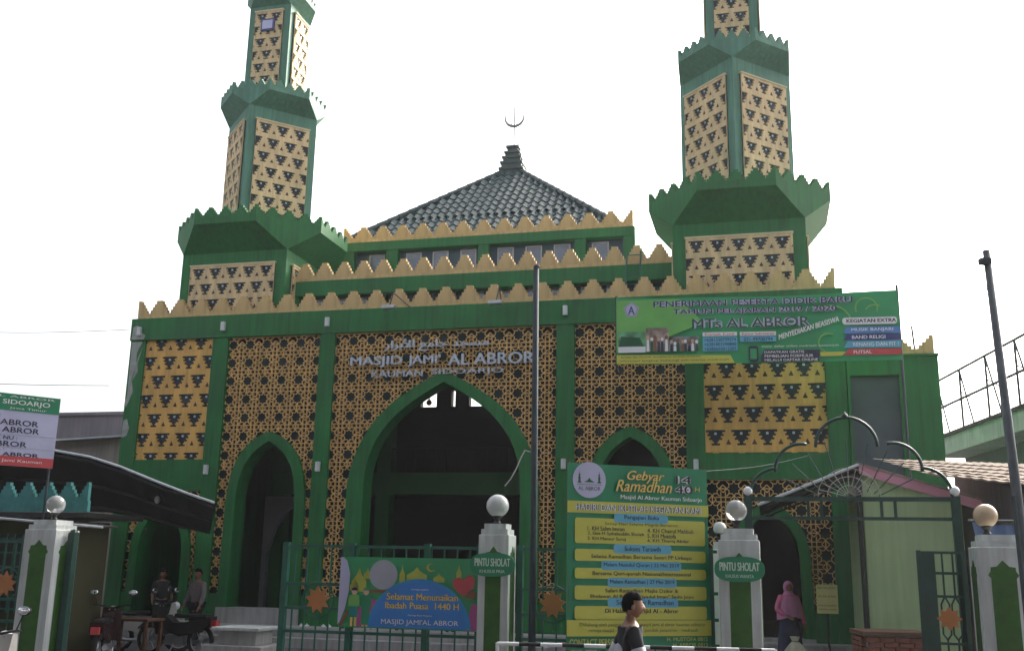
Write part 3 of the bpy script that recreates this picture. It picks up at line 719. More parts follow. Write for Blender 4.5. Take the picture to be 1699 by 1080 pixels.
# ------------------------------------------------------------------ fence, gate pillars, arched gate
def gate_pillar(u, w, top, label, globe, sign=None, side=True):
    t = thing('gate_pillar', label, 'gate pillar', fe(u, 0), -TH, 'white and green gate pillars')
    h = w / 2
    MB().bevbox(-h, h, -h, h, 0, top - .16, .012).build('shaft', 'white', t)
    c = MB(); c.box(-h * .88, h * .88, -h * .88, h * .88, top - .16, top - .08); c.box(-h * .72, h * .72, -h * .72, h * .72, top - .08, top); c.build('stepped_cap', 'white', t)
    a = w * .255; zt = top - .42
    P = [(-a, .12), (a, .12), (a, zt - .14), (a * 1.22, zt - .10), (a, zt - .05), (a * .98, zt), (a * .5, zt + .01), (0, zt + .09), (-a * .5, zt + .01), (-a * .98, zt), (-a, zt - .05), (-a * 1.22, zt - .10), (-a, zt - .14)]
    for q in range(4):
        mb = MB().poly(P, -h - .008, -h + .004); mb.xform(Matrix.Rotation(q * math.pi / 2, 4, 'Z')); mb.build('painted_panel', 'moss_green', t)
    return t
def globe_lamp(u, z, r, m, label, v=0.):
    t = thing('globe_lamp', label, 'globe lamp', fe(u, v, z), -TH, 'globe lamps on the gate pillars')
    MB().lathe([(.07, 0), (.05, .03), (.035, .06), (.06, .09), (.08, .12)], n=14).build('base', 'black', t, smooth=True)
    MB().ball((0, 0, .11 + r * .94), r, n=24, m=16).build('globe', m, t, smooth=True)
PILL = [(-7.87, .60, 2.50, 'gate pillar beside the parked motorcycles, under a clear globe'), (-.16, .46, 2.50, 'narrow gate pillar with an oval sign beside the blue greeting banner'),
        (3.37, .56, 2.46, 'gate pillar with an oval sign between the Ramadan banner and the arched gate'), (6.72, .60, 2.41, 'gate pillar beside the pale green house, under a yellowed globe')]
for u, w, tp, l in PILL: gate_pillar(u, w, tp, l, None)
globe_lamp(-7.87, 2.5, .155, 'globe_clear', 'clear globe lamp before the teal stepped fascia')
globe_lamp(-.17, 2.5, .17, 'globe', 'frosted globe lamp in front of the dark great arch')
globe_lamp(3.34, 2.46, .155, 'globe_clear', 'clear globe lamp in front of the lattice by the arched gate')
globe_lamp(6.62, 2.41, .155, 'globe_warm', 'yellowed globe lamp beside the pale green house')
def oval_sign(u, w, lines, label):
    t = thing('oval_sign', label, 'sign', fe(u, w / 2 + .03, 1.74), -TH, 'oval green door signs on the gate pillars')
    mb = MB(); n = 32; P = [(.34 * math.copysign(abs(math.cos(a)) ** .75, math.cos(a)), .165 + .17 * math.copysign(abs(math.sin(a)) ** .75, math.sin(a))) for a in [2 * math.pi * i / n for i in range(n)]]
    mb.poly(P, -.02, .012).build('board', 'b_teal', t)
    l = MB(); put_text(l, lines[0], -.27, .27, .14, .26, -.023, .02); put_text(l, lines[1], -.19, .19, .05, .095, -.023, .01); each(l, 'lettering', mat('sign_pale_green', (.55, .74, .62), .5, .1, 4), t)
oval_sign(-.16, .46, ("PINTU SHOLAT", "KHUSUS PRIA"), 'oval green sign on the narrow pillar beside the blue greeting banner')
oval_sign(3.37, .56, ("PINTU SHOLAT", "KHUSUS WANITA"), 'oval green sign on the pillar beside the arched gate')
def star_ornament(parent, x, z, r, y=-.05):
    rg = MB(); pts = [(x + r * 1.25 * math.cos(a), y + .03, z + r * 1.25 * math.sin(a)) for a in [2 * math.pi * i / 20 for i in range(21)]]
    rg.tube(pts, .012, 5, False).build('ring', 'gate', parent)
    return MB().poly(star_pts(x, z, r, r * .62, math.pi / 2, 9), y, y + .025).build('star_ornament', 'orange', parent)
def fence(u0, u1, label, posts, v=-.15, zs=(.12, .85, 1.20, 1.56, 2.14), step=.205, stars=(), gap=()):
    t = thing('iron_fence', label, 'fence', fe(u0, v), -TH, 'teal iron fence along the street')
    W_ = u1 - u0
    for z in zs: MB().box(0, W_, -.022, .022, z - .02, z + .025).build('rail', 'gate', t)
    for p in posts: MB().box(p - u0 - .045, p - u0 + .045, -.05, .05, 0, 2.2).build('post', 'gate', t)
    n = int(W_ / step); bar = MB(); bar.box(-.011, .011, -.011, .011, .1, 2.12); bm_ = bar.mesh('bar'); bm_.materials.append(M['gate'])
    for i in range(1, n + 1):
        if i * step < W_ - .05: inst('bar', bm_, t, loc=(i * step, 0, 0))
    for sx, sz, r in stars: star_ornament(t, sx - u0, sz, r)
    return t
fence(-3.70, -.42, 'teal iron fence behind the blue greeting banner, with an orange star', (-3.65, -2.53, -1.30, -.47), stars=((-3.06, 1.33, .21),))
fence(.10, 3.05, 'teal iron fence behind the Ramadan banner, with an orange star at its end', (.16, 1.4, 2.95), stars=((.66, 1.36, .21),))
fence(-11.6, -8.22, 'teal iron fence beyond the pillar by the guard hut, with an orange star', (-11.5, -9.9, -8.3), v=.02, stars=((-8.62, 1.45, .21),))
gp = thing('gate_post', 'dark teal gate post hard against the pillar by the motorcycles', 'post', fe(-7.46, .0), -TH)
MB().box(-.06, .06, -.06, .06, 0, 2.3).build('post_tube', 'gate_dark', gp); MB().lathe([(.07, 2.3), (.05, 2.34), (.0, 2.36)], n=10).build('cap', 'gate_dark', gp)

ag = thing('arched_gate', 'teal iron gate frame with a five-lobed arch and sunburst beside the pale green house', 'gate', fe(4.895, -.12), -TH)
for x in (-1.385, 1.385):
    MB().box(x - .055, x + .055, -.055, .055, 0, 2.93).build('post', 'gate_dark', ag)
    MB().ball((x, 0, 3.0), .065).build('ball_finial', 'bright', ag, smooth=True)
MB().box(-1.33, 1.33, -.03, .03, 2.86, 2.92).build('beam', 'gate_dark', ag)
MB().box(-1.33, 1.33, -.03, .03, 2.60, 2.645).build('beam', 'gate_dark', ag)
for x in (-.56, -.38, .42, .60): MB().box(x - .02, x + .02, -.02, .02, 2.645, 2.86).build('strut', 'gate_dark', ag)
def arc(cx, cz, r, a0, a1, n=14): return [(cx + r * math.cos(math.radians(a0 + (a1 - a0) * i / n)), 0, cz + r * math.sin(math.radians(a0 + (a1 - a0) * i / n))) for i in range(n + 1)]
for P in (arc(-.98, 2.95, .37, 185, 88), arc(-.62, 3.30, .37, 185, 78), arc(0, 3.62, .42, 180, 0), arc(.62, 3.30, .37, 102, -5), arc(.98, 2.95, .37, 92, -5)):
    MB().tube(P, .023, 8).build('arch_lobe', 'gate_dark', ag, smooth=True)
MB().lathe([(.03, 4.04), (.045, 4.07), (.0, 4.13)], n=10).build('tip', 'gate_dark', ag)
for i in range(9):
    a = math.radians(20 + i * 17.5); MB().tube([(.42 * math.cos(a), 0, 2.9 + .1 * math.sin(a)), (.95 * math.cos(a), 0, 2.92 + .78 * math.sin(a))], .008, 4).build('ray', 'gate_dark', ag)
fan = MB()
for r in (.16, .28, .40): fan.tube([(r * 1.05 * math.cos(a), -.015, 2.92 + r * math.sin(a)) for a in [math.pi * i / 16 for i in range(17)]], .0045, 4)
for i in range(1, 12): a = math.pi * i / 12; fan.tube([(.05 * math.cos(a), -.015, 2.92 + .05 * math.sin(a)), (.42 * math.cos(a), -.015, 2.92 + .40 * math.sin(a))], .0045, 4)
each(fan, 'sunburst', 'frame_grey', ag)
lf = thing('gate_leaf', 'narrow open gate leaf with an orange star beside the end pillar', 'gate', fe(5.74, -.02), -TH - .18)
W_ = .56
MB().box(0, .20, -.02, .02, .15, 2.18).build('side_plate', 'gate_dark', lf)
for x in (0.0, W_): MB().box(x - .03, x + .03, -.03, .03, .1, 2.2).build('stile', 'gate_dark', lf)
for z in (.15, .62, 1.0, 1.6, 1.9, 2.17): MB().box(0, W_, -.015, .015, z - .015, z + .02).build('rail', 'gate_dark', lf)
for x in (.29, .42):
    P = [(x, 0, .15), (x, 0, 1.05), (x - .045, 0, 1.13), (x, 0, 1.21), (x + .045, 0, 1.13), (x, 0, 1.05)]
    MB().tube([(x, 0, .15), (x, 0, 1.05)], .013, 6).build('bar', 'gate_dark', lf); MB().tube([(x, 0, 1.6), (x, 0, 2.17)], .013, 6).build('bar', 'gate_dark', lf)
    MB().tube([(x, 0, 1.05), (x - .05, 0, 1.12), (x - .05, 0, 1.5), (x, 0, 1.6)], .012, 6).build('scroll', 'gate_dark', lf); MB().tube([(x, 0, 1.05), (x + .05, 0, 1.12), (x + .05, 0, 1.5), (x, 0, 1.6)], .012, 6).build('scroll', 'gate_dark', lf)
MB().poly(star_pts(.33, 1.32, .16, .105, math.pi / 2, 8), -.05, -.025).build('star_ornament', 'orange', lf)

# ------------------------------------------------------------------ banners
def ban_frame(name, label, cat, P0, P1, z0, z1, grp=None):
    """a banner from ground point P0 to P1 (x, y); local x runs 0..W along it, local z is world height"""
    t = thing(name, label, cat, (P0[0], P0[1], 0), math.atan2(P1[1] - P0[1], P1[0] - P0[0]), grp)
    return t, math.dist(P0, P1)
# --- tall Ramadan banner
t, W_ = ban_frame('ramadan_banner', 'tall green and yellow Ramadan programme banner in front of the iron fence', 'banner', (.80, 14.15), (2.86, 14.82), .85, 3.33)
def yb(z): return z
sh = MB(); nx, nz = 8, 10
V = [(W_ * i / nx, .012 * math.sin(i * 1.3 + j * .5), .82 + (3.30 - .82) * j / nz) for j in range(nz + 1) for i in range(nx + 1)]
sh.add(V, [(j * (nx + 1) + i, j * (nx + 1) + i + 1, (j + 1) * (nx + 1) + i + 1, (j + 1) * (nx + 1) + i) for j in range(nz) for i in range(nx)])
sh.build('sheet', 'b_teal', t, smooth=True)
Y = -.02
def lines(parent, spec, material, name='lettering', y=Y - .006):
    mb = MB()
    for st, x0, x1, z0, z1, off in spec: put_text(mb, st, x0, x1, z0, z1, y, off)
    each(mb, name, material, parent)
k_ = W_ / 235.                                              # one photo pixel on this banner
zt = 3.30
def bz(py): return zt - (py) * (2.48 / 297.)
def rrect(mb, x0, x1, z0, z1, y, r=.05, n=5):
    P = []
    for cx, cz, a in ((x1 - r, z0 + r, -90), (x1 - r, z1 - r, 0), (x0 + r, z1 - r, 90), (x0 + r, z0 + r, 180)):
        P += [(cx + r * math.cos(math.radians(a + 90 * i / n)), cz + r * math.sin(math.radians(a + 90 * i / n))) for i in range(n + 1)]
    mb.flat(P, y)
b = MB(); b.rect(0, W_, bz(81), bz(62), Y); b.rect(0, W_, bz(276), bz(251), Y)
for a_, c_ in ((86, 133), (136, 161), (166, 189), (194, 222), (226, 253)): rrect(b, 12 * k_, 228 * k_, bz(c_ - 3), bz(a_ + 3), Y - .001, .035)
each(b, 'yellow_print', 'b_yellow', t)
b = MB()
for x0, x1, a_, c_ in ((75, 165, 80, 95), (74, 170, 130, 145), (54, 186, 157, 172), (64, 178, 184, 199), (64, 180, 216, 231)): rrect(b, x0 * k_, x1 * k_, bz(c_), bz(a_), Y - .003, .04)
each(b, 'blue_print', 'b_sky', t)
b = MB(); b.disc(35 * k_, bz(27), 27 * k_, 27 * k_, Y - .001); b.build('logo_disc', 'b_lav', t)
b = MB(); cx = 35 * k_; zc = bz(31)
b.flat([(cx - 9 * k_, zc), (cx + 9 * k_, zc), (cx + 3 * k_, zc + 3 * k_), (cx, zc + 7 * k_), (cx - 3 * k_, zc + 3 * k_)], Y - .004)
for s_ in (-1, 1):
    xx = cx + s_ * 16 * k_
    for w_, a_, c_ in ((3.0, -1, 1), (1.6, 1, 6), (2.2, 6, 7.2), (1.2, 7.2, 11), (1.6, 11, 12), (.4, 12, 16)): b.rect(xx - w_ * k_, xx + w_ * k_, zc + a_ * k_, zc + c_ * k_, Y - .004)
b.rect(cx - 20 * k_, cx + 20 * k_, zc - 3.6 * k_, zc - 3 * k_, Y - .004)
put_text(b, 'AL ABROR', cx - 18 * k_, cx + 18 * k_, zc - 12 * k_, zc - 6 * k_, Y - .004)
each(b, 'logo_print', 'b_dgreen', t)
for off, m_, yy in ((.04, 'b_dgreen', Y - .002), (.015, 'b_gold', Y - .006)):
    b = MB(); put_text(b, 'Gebyar', 97 * k_, 160 * k_, bz(29), bz(8), yy, off, .35); put_text(b, 'Ramadhan', 78 * k_, 173 * k_, bz(44), bz(24), yy, off, .35); put_text(b, 'H', 212 * k_, 221 * k_, bz(39), bz(31), yy, off, .1); each(b, 'script_lettering', m_, t)
for off, m_, yy in ((.11, 'b_white', Y - .007), (.015, 'b_ink', Y - .010)):
    b = MB(); put_text(b, '14', 179 * k_, 206 * k_, bz(27), bz(13), yy, off); put_text(b, '40', 177 * k_, 208 * k_, bz(44), bz(29), yy, off); each(b, 'year_lettering', m_, t)
lines(t, [('Masjid Al Abror Kauman Sidoarjo', 86 * k_, 224 * k_, bz(58), bz(49), .012)], 'b_white')
for off, m_, yy in ((.06, 'b_ink', Y - .004), (.01, 'b_white', Y - .008)):
    b = MB(); put_text(b, 'HADIRI DAN IKUTILAH KEGIATAN KAMI', 13 * k_, 222 * k_, bz(77), bz(66), yy, off); each(b, 'headline_lettering', m_, t)
lines(t, [('Pengajian Buka', 92 * k_, 150 * k_, bz(91), bz(82), .01), ('Sukses Tarawih', 92 * k_, 152 * k_, bz(141), bz(133), .01), ('Malam Nuzulul Quran | 22 Mei 2019', 58 * k_, 182 * k_, bz(168), bz(160), .01),
          ('Malam Ramadhan | 27 Mei 2019', 68 * k_, 174 * k_, bz(195), bz(187), .01), ('Serba-serbi Ramadhan', 78 * k_, 172 * k_, bz(227), bz(219), .01)], 'b_ink')
lines(t, [('1. KH Salim Imron', 32 * k_, 92 * k_, bz(109), bz(102), .008), ('2. Gus H Syihabuddin Sholeh', 32 * k_, 124 * k_, bz(117.5), bz(110.5), .008), ('3. KH Mansur Suroj', 32 * k_, 94 * k_, bz(126), bz(119), .008),
          ('4. KH Chairul Mahbub', 130 * k_, 208 * k_, bz(110), bz(103), .008), ('5. KH Mustofa', 130 * k_, 178 * k_, bz(118.5), bz(111.5), .008), ('6. KH Thoriq Abdar', 130 * k_, 200 * k_, bz(127), bz(120), .008),
          ('Selama Ramadhan Bersama Santri PP Lirboyo', 38 * k_, 204 * k_, bz(155), bz(147), .01), ('Bersama Qori-qoriah Nasional/Internasional', 40 * k_, 202 * k_, bz(182), bz(174), .01),
          ('Safari Ramadhan Majlis Dzikir &', 60 * k_, 180 * k_, bz(209), bz(201.5), .01), ('Sholawat Al Banjari "Riyadul Iman" Sedo Joyo', 36 * k_, 206 * k_, bz(218), bz(210.5), .01),
          ('Di Halaman Masjid Al - Abror', 60 * k_, 180 * k_, bz(242), bz(233), .015)], 'b_ink', y=Y - .006)
lines(t, [('Setiap Hari Selama Magrib Bersama:', 60 * k_, 182 * k_, bz(101), bz(94.5), .004)], 'b_olive')
lines(t, [('Didukung oleh pengurus takmir masjid jami al abror kauman sidoarjo', 20 * k_, 224 * k_, bz(262), bz(255), .0), ('remaja masjid - muslimat nu - pondok pesantren - madrasah', 34 * k_, 212 * k_, bz(271), bz(264), .0)], 'b_olive')
lines(t, [('Tarbiyah - Dakwah - Ukhuwah', 12 * k_, 100 * k_, bz(249), bz(245), 0.)], 'b_yellow')
lines(t, [('CONTACT PERSON', 4 * k_, 82 * k_, bz(292), bz(280), .01), ('H. MUSTOFA 0812', 160 * k_, 228 * k_, bz(284), bz(278), .005), ('H. ABROR 0813', 170 * k_, 228 * k_, bz(293), bz(287), .005)], 'b_yellow')
for x in (.03, W_ - .03): MB().tube([(x, .03, 0), (x, .03, 3.34)], .022, 7).build('bamboo_pole', 'wood', t)
# --- wide school banner
t, W_ = ban_frame('school_banner', 'wide green school enrolment banner strung across the facade, beside the minaret', 'banner', (2.28, 21.62), (8.06, 20.55), 6.2, 7.7)
z0, z1 = 6.17, 7.66
sh = MB(); nx = 14
V = []
for zz_ in (z0, z1):
    for i in range(nx + 1): V.append((W_ * i / nx, .03 * math.sin(i * .9), zz_ + (.06 * math.sin(math.pi * i / nx) * -1 if zz_ == z1 else -.02 * math.sin(math.pi * i / nx))))
sh.add(V, [(i, i + 1, nx + 1 + i + 1, nx + 1 + i) for i in range(nx)]); sh.build('sheet', 'b_green', t, smooth=True)
kx, kz = W_ / 1630., (z1 - z0 - .06) / 375.                # one pixel of the enlarged view
def X(px): return (px - 40) * kx
def Zz(py): return z1 - .06 - (py - 45) * kz
Y = -.05
b = MB(); b.flat([(X(42), Zz(355)), (X(42), Zz(50)), (X(420), Zz(50)), (X(560), Zz(190)), (X(350), Zz(270)), (X(200), Zz(340))][::-1], Y); each(b, 'lime_print', 'b_lime', t)
b = MB(); b.flat([(X(42), Zz(420)), (X(735), Zz(425)), (X(710), Zz(380)), (X(42), Zz(368))], Y - .002); b.flat([(X(1220), Zz(372)), (X(1360), Zz(372)), (X(1340), Zz(395)), (X(1220), Zz(395))], Y - .002); each(b, 'yellow_print', 'b_yellow', t)
b = MB(); b.flat(star_pts(X(132), Zz(108), 52 * kx, 40 * kx, math.pi / 2, 5), Y - .003); each(b, 'logo_print', 'b_grey', t)
b = MB(); b.disc(X(132), Zz(108), 30 * kx, 34 * kx, Y - .005); b.build('logo_ring', 'b_lav', t)
b = MB(); put_text(b, 'A', X(112), X(152), Zz(135), Zz(85), Y - .008, .02); b.build('logo_letter', 'b_navy', t)
for off, m_, yy in ((.08, 'b_lav', Y - .003), (.012, 'b_ink', Y - .008)):
    b = MB(); put_text(b, 'PENERIMAAN PESERTA DIDIK BARU', X(265), X(1415), Zz(96), Zz(60), yy, off); put_text(b, 'TAHUN PELAJARAN 2019 / 2020', X(382), X(1325), Zz(148), Zz(110), yy, off); each(b, 'headline_lettering', m_, t)
for off, m_, yy in ((.08, 'b_lav', Y - .004), (.01, 'b_dgreen', Y - .010)):
    b = MB(); put_text(b, 'MTs AL ABROR', X(492), X(1170), Zz(225), Zz(168), yy, off); b.build('school_lettering', m_, t)
for (x0, x1, a_, c_, m_) in ((52, 215, 235, 352, 'photo_c'), (218, 352, 215, 352, 'photo_b'), (355, 530, 268, 352, 'photo_a')):
    b = MB(); b.rect(X(x0), X(x1), Zz(c_), Zz(a_), Y - .004); b.build('printed_photograph', m_, t)
random.seed(31)
for x0, x1, zb, zh, n in ((222, 348, 352, 268, 6), (358, 526, 352, 290, 8)):
    for i in range(n):                                      # the people in the printed group photographs
        cx_ = x0 + (x1 - x0) * (i + .5) / n + random.uniform(-4, 4); hh = zh + random.uniform(-8, 10); wv = (x1 - x0) / n * .42
        b = MB(); b.flat([(X(cx_ - wv), Zz(zb)), (X(cx_ + wv), Zz(zb)), (X(cx_ + wv * .8), Zz(hh + 26)), (X(cx_), Zz(hh + 18)), (X(cx_ - wv * .8), Zz(hh + 26))], Y - .0050 - i * .0004)
        b.build('printed_figure', ('b_ink', 'b_white', 'b_brown', 'b_ink', 'b_dgreen')[(i * 3 + n) % 5], t)
        b = MB(); b.disc(X(cx_), Zz(hh + 8), 9 * kx, 11 * kz, Y - .0052 - i * .0004, 12); b.build('printed_face', ('b_peach', 'b_white', 'b_brown')[i % 3], t)
b = MB(); b.flat([(X(56), Zz(320)), (X(205), Zz(320)), (X(180), Zz(270)), (X(70), Zz(262))], Y - .005); b.build('printed_awning', 'b_dgreen', t)
b = MB(); b.rect(X(52), X(215), Zz(356), Zz(322), Y - .006); b.rect(X(552), X(752), Zz(270), Zz(248), Y - .004); b.rect(X(768), X(975), Zz(272), Zz(250), Y - .004)
rrect(b, X(1352), X(1655), Zz(222), Zz(182), Y - .004, .06); each(b, 'white_print', 'b_white', t)
b = MB(); b.rect(X(552), X(752), Zz(356), Zz(275), Y - .004); b.rect(X(768), X(975), Zz(306), Zz(276), Y - .004); each(b, 'pale_blue_print', 'b_sky', t)
lines(t, [('Kontak Kami', X(565), X(735), Zz(266), Zz(252), .01), ('Kantor Sekretariat', X(780), X(965), Zz(268), Zz(254), .01)], 'b_red', y=Y - .008)
lines(t, [('+6281330739274', X(560), X(745), Zz(300), Zz(282), .01), ('+6281803290800', X(560), X(745), Zz(326), Zz(308), .01), ('+6285655012205', X(560), X(745), Zz(352), Zz(334), .01), ('031-99700794', X(790), X(955), Zz(303), Zz(282), .01),
          ('KEGIATAN EXTRA', X(1375), X(1650), Zz(212), Zz(190), .03), ('brosur dan formulir pendaftaran tersedia di kantor', X(70), X(540), Zz(390), Zz(376), 0), ('informasi lengkap kunjungi sekretariat madrasah', X(60), X(700), Zz(412), Zz(398), 0)], 'b_ink', y=Y - .008)
b = MB(); put_text(b, 'MENYEDIAKAN BEASISWA', X(990), X(1335), Zz(300), Zz(268), Y - .008, .02, slope=.30); b.build('slanted_lettering', 'b_white', t)
for a_, c_, m_ in ((235, 272, 'b_midblue'), (276, 310, 'b_navy'), (314, 352, 'b_sky'), (358, 392, 'b_red')):
    b = MB(); b.flat([(X(1352), Zz(c_)), (X(1668), Zz(c_)), (X(1668), Zz(a_)), (X(1375), Zz(a_))], Y - .004); b.build('activity_stripe', m_, t)
lines(t, [('MUSIK BANJARI', X(1400), X(1630), Zz(264), Zz(242), .01), ('BAND RELIGI', X(1400), X(1585), Zz(303), Zz(283), .02), ('RENANG DAN FIT !', X(1405), X(1655), Zz(344), Zz(322), .01), ('FUTSAL', X(1405), X(1505), Zz(385), Zz(366), .02)], 'b_white', y=Y - .008)
b = MB(); b.flat([(X(885), Zz(422)), (X(1212), Zz(424)), (X(1218), Zz(358)), (X(905), Zz(352)), (X(885), Zz(390))], Y - .004); rrect(b, X(815), X(870), Zz(420), Zz(330), Y - .004, .05); each(b, 'black_print', 'b_ink', t)
b = MB(); b.rect(X(824), X(861), Zz(405), Zz(345), Y - .007); b.build('phone_print', 'b_green', t)
lines(t, [('DAPATKAN GRATIS', X(905), X(1130), Zz(375), Zz(360), .01), ('PEMBELIAN FORMULIR', X(905), X(1180), Zz(398), Zz(382), .01), ('MELALUI DAFTAR ONLINE', X(905), X(1205), Zz(420), Zz(405), .01), ('www. daftar online madrasah tsanawiyah', X(890), X(1325), Zz(343), Zz(329), 0)], 'b_white', y=Y - .008)
b = MB()
for cx_, cy_, r_, a0, a1 in ((1490, 130, 65, -20, 200), (1535, 165, 60, 60, 150), (1290, 220, 120, 20, 120), (1270, 320, 60, 60, 250)):
    P = [(X(cx_) + r_ * kx * math.cos(math.radians(a0 + (a1 - a0) * i / 16)), Zz(cy_) + r_ * kx * math.sin(math.radians(a0 + (a1 - a0) * i / 16))) for i in range(17)]
    Q_ = [(X(cx_) + (r_ - 9) * kx * math.cos(math.radians(a0 + (a1 - a0) * i / 16)), Zz(cy_) + (r_ - 9) * kx * math.sin(math.radians(a0 + (a1 - a0) * i / 16))) for i in range(17)]
    for i in range(16): b.flat([Q_[i], P[i], P[i + 1], Q_[i + 1]], Y - .002)
each(b, 'swirl_print', 'b_lime', t)
for x, top in ((0, 7.7), (W_, 7.78)):
    MB().tube([(x, .03, 0 if x > 1 else 6.1), (x, .03, top)], .028, 7).build('pole', 'pole', t)
MB().tube([(0, .06, 7.6), (-.05, 1.3, 7.65)], .01, 4).build('tie_rope', 'frame_grey', t); MB().tube([(0, .06, 6.2), (-.05, 1.3, 6.25)], .01, 4).build('tie_rope', 'frame_grey', t)
# --- greeting banner on the fence
P0, P1 = fe(-2.66, -.02), fe(-.42, -.02)
t, W_ = ban_frame('greeting_banner', 'green and blue fasting-month greeting banner tied to the iron fence', 'banner', P0[:2], P1[:2], .94, 1.99)
z0, z1 = .94, 1.985
sh = MB(); sh.add([(W_ * i / 10, .014 * math.sin(i * 1.1 + j), z0 + (z1 - z0) * j) for j in (0, 1) for i in range(11)], [(i, i + 1, 12 + i, 11 + i) for i in range(10)]); sh.build('sheet', 'b_green', t, smooth=True)
kx, kz = W_ / 1400., (z1 - z0) / 715.
def X(px): return (px - 145) * kx
def Zz(py): return z1 - (py - 80) * kz
Y = -.02
b = MB(); b.flat([(X(145), Zz(765)), (X(165), Zz(740)), (X(215), Zz(600)), (X(245), Zz(430)), (X(250), Zz(250)), (X(215), Zz(120)), (X(180), Zz(85)), (X(148), Zz(85))], Y); b.build('lavender_print', 'b_lav', t)
b = MB()
for cx_, w_, h_, base in ((345, 75, 240, 430), (430, 40, 110, 300), (780, 28, 180, 330), (925, 100, 150, 320), (1145, 55, 90, 320), (1340, 24, 150, 290), (300, 45, 120, 420)):
    b.flat([(X(cx_ - w_), Zz(base)), (X(cx_ + w_), Zz(base)), (X(cx_ + w_), Zz(base - h_ * .45)), (X(cx_ + w_ * .35), Zz(base - h_ * .7)), (X(cx_), Zz(base - h_)), (X(cx_ - w_ * .35), Zz(base - h_ * .7)), (X(cx_ - w_), Zz(base - h_ * .45))], Y - .001)
P = [(X(1065) + 48 * kx * math.cos(a), Zz(175) + 42 * kz * math.sin(a)) for a in [math.radians(60 + 260 * i / 16) for i in range(17)]]; Q_ = [(X(1078) + 36 * kx * math.cos(a), Zz(168) + 34 * kz * math.sin(a)) for a in [math.radians(70 + 240 * i / 16) for i in range(17)]]
for i in range(16): b.flat([Q_[i], P[i], P[i + 1], Q_[i + 1]][::-1], Y - .001)
each(b, 'yellow_print', mat('banner_mustard', (.42, .46, .06), .45, .15, 4), t)
b = MB(); b.disc(X(590), Zz(255), 142 * kx, 150 * kz, Y - .003); b.build('grey_disc', 'b_grey', t)
b = MB(); b.flat([(X(470), Zz(440)), (X(700), Zz(440)), (X(720), Zz(410)), (X(450), Zz(410))], Y - .003)
b.flat([(X(155), Zz(780)), (X(240), Zz(600)), (X(250), Zz(640)), (X(190), Zz(780))], Y - .003); b.flat([(X(1400), Zz(470)), (X(1500), Zz(480)), (X(1520), Zz(420)), (X(1440), Zz(380))], Y - .004); each(b, 'brown_print', 'b_brown', t)
b = MB(); b.disc(X(960), Zz(800), 510 * kx, 510 * kz, Y - .005, 40, 0.04, math.pi - .04); b.build('blue_halo', mat('banner_bright_blue', (.02, .26, .60), .45, .1, 2), t)
b = MB(); b.disc(X(950), Zz(800), 470 * kx, 480 * kz, Y - .007, 40, 0.04, math.pi - .04); b.build('blue_dome', 'b_blue', t)
b = MB(); b.flat([(X(1385), Zz(450)), (X(1490), Zz(370)), (X(1500), Zz(290)), (X(1465), Zz(240)), (X(1420), Zz(255)), (X(1390), Zz(290)), (X(1345), Zz(265)), (X(1290), Zz(285)), (X(1280), Zz(340)), (X(1320), Zz(400))], Y - .006); b.build('heart_print', 'b_red', t)
b = MB(); b.flat([(X(1420), Zz(790)), (X(1540), Zz(790)), (X(1540), Zz(540)), (X(1470), Zz(520))], Y - .003); b.flat([(X(330), Zz(780)), (X(460), Zz(780)), (X(560), Zz(520)), (X(480), Zz(500)), (X(350), Zz(600))], Y - .002); each(b, 'magenta_print', 'b_pink', t)
for cx_, m1 in ((305, 'b_lime'), (425, 'b_teal')):
    b = MB(); b.flat([(X(cx_ - 60), Zz(580)), (X(cx_ + 60), Zz(580)), (X(cx_ + 50), Zz(470)), (X(cx_ + 15), Zz(455)), (X(cx_ - 15), Zz(455)), (X(cx_ - 55), Zz(475))], Y - .004); b.build('figure_shirt', m1, t)
    b = MB(); b.rect(X(cx_ - 42), X(cx_ + 42), Zz(690 if cx_ < 400 else 760), Zz(580), Y - .004); b.build('figure_sarong', mat('banner_sea_green', (.01, .22, .20), .45, .1, 2) if cx_ < 400 else 'b_teal', t)
    b = MB(); b.disc(X(cx_), Zz(430), 28 * kx, 36 * kz, Y - .005, 18); b.build('figure_face', 'b_peach', t)
    b = MB(); b.disc(X(cx_), Zz(420), 33 * kx, 32 * kz, Y - .0055, 14, 0, math.pi); b.build('figure_cap', 'b_ink' if cx_ < 400 else 'b_green', t)
    b = MB(); b.rect(X(cx_ - 32), X(cx_ - 8), Zz(780), Zz(690 if cx_ < 400 else 762), Y - .004); b.rect(X(cx_ + 8), X(cx_ + 32), Zz(780), Zz(690 if cx_ < 400 else 762), Y - .004); each(b, 'figure_legs', 'b_gold', t)
for off, m_, yy in ((.05, 'b_navy', Y - .009), (.02, 'b_gold', Y - .012)):
    b = MB(); put_text(b, 'Selamat Menunaikan', X(635), X(1340), Zz(505), Zz(435), yy, off); put_text(b, 'Ibadah Puasa  1440 H', X(625), X(1350), Zz(592), Zz(525), yy, off); each(b, 'greeting_lettering', m_, t)
lines(t, [("MASJID JAMI'AL ABROR", X(590), X(1350), Zz(760), Zz(695), .0), ('mengucapkan', X(880), X(1050), Zz(408), Zz(388), 0), ('Keluarga Besar Pengurus', X(855), X(1090), Zz(665), Zz(645), 0)], 'b_white', y=Y - .012)

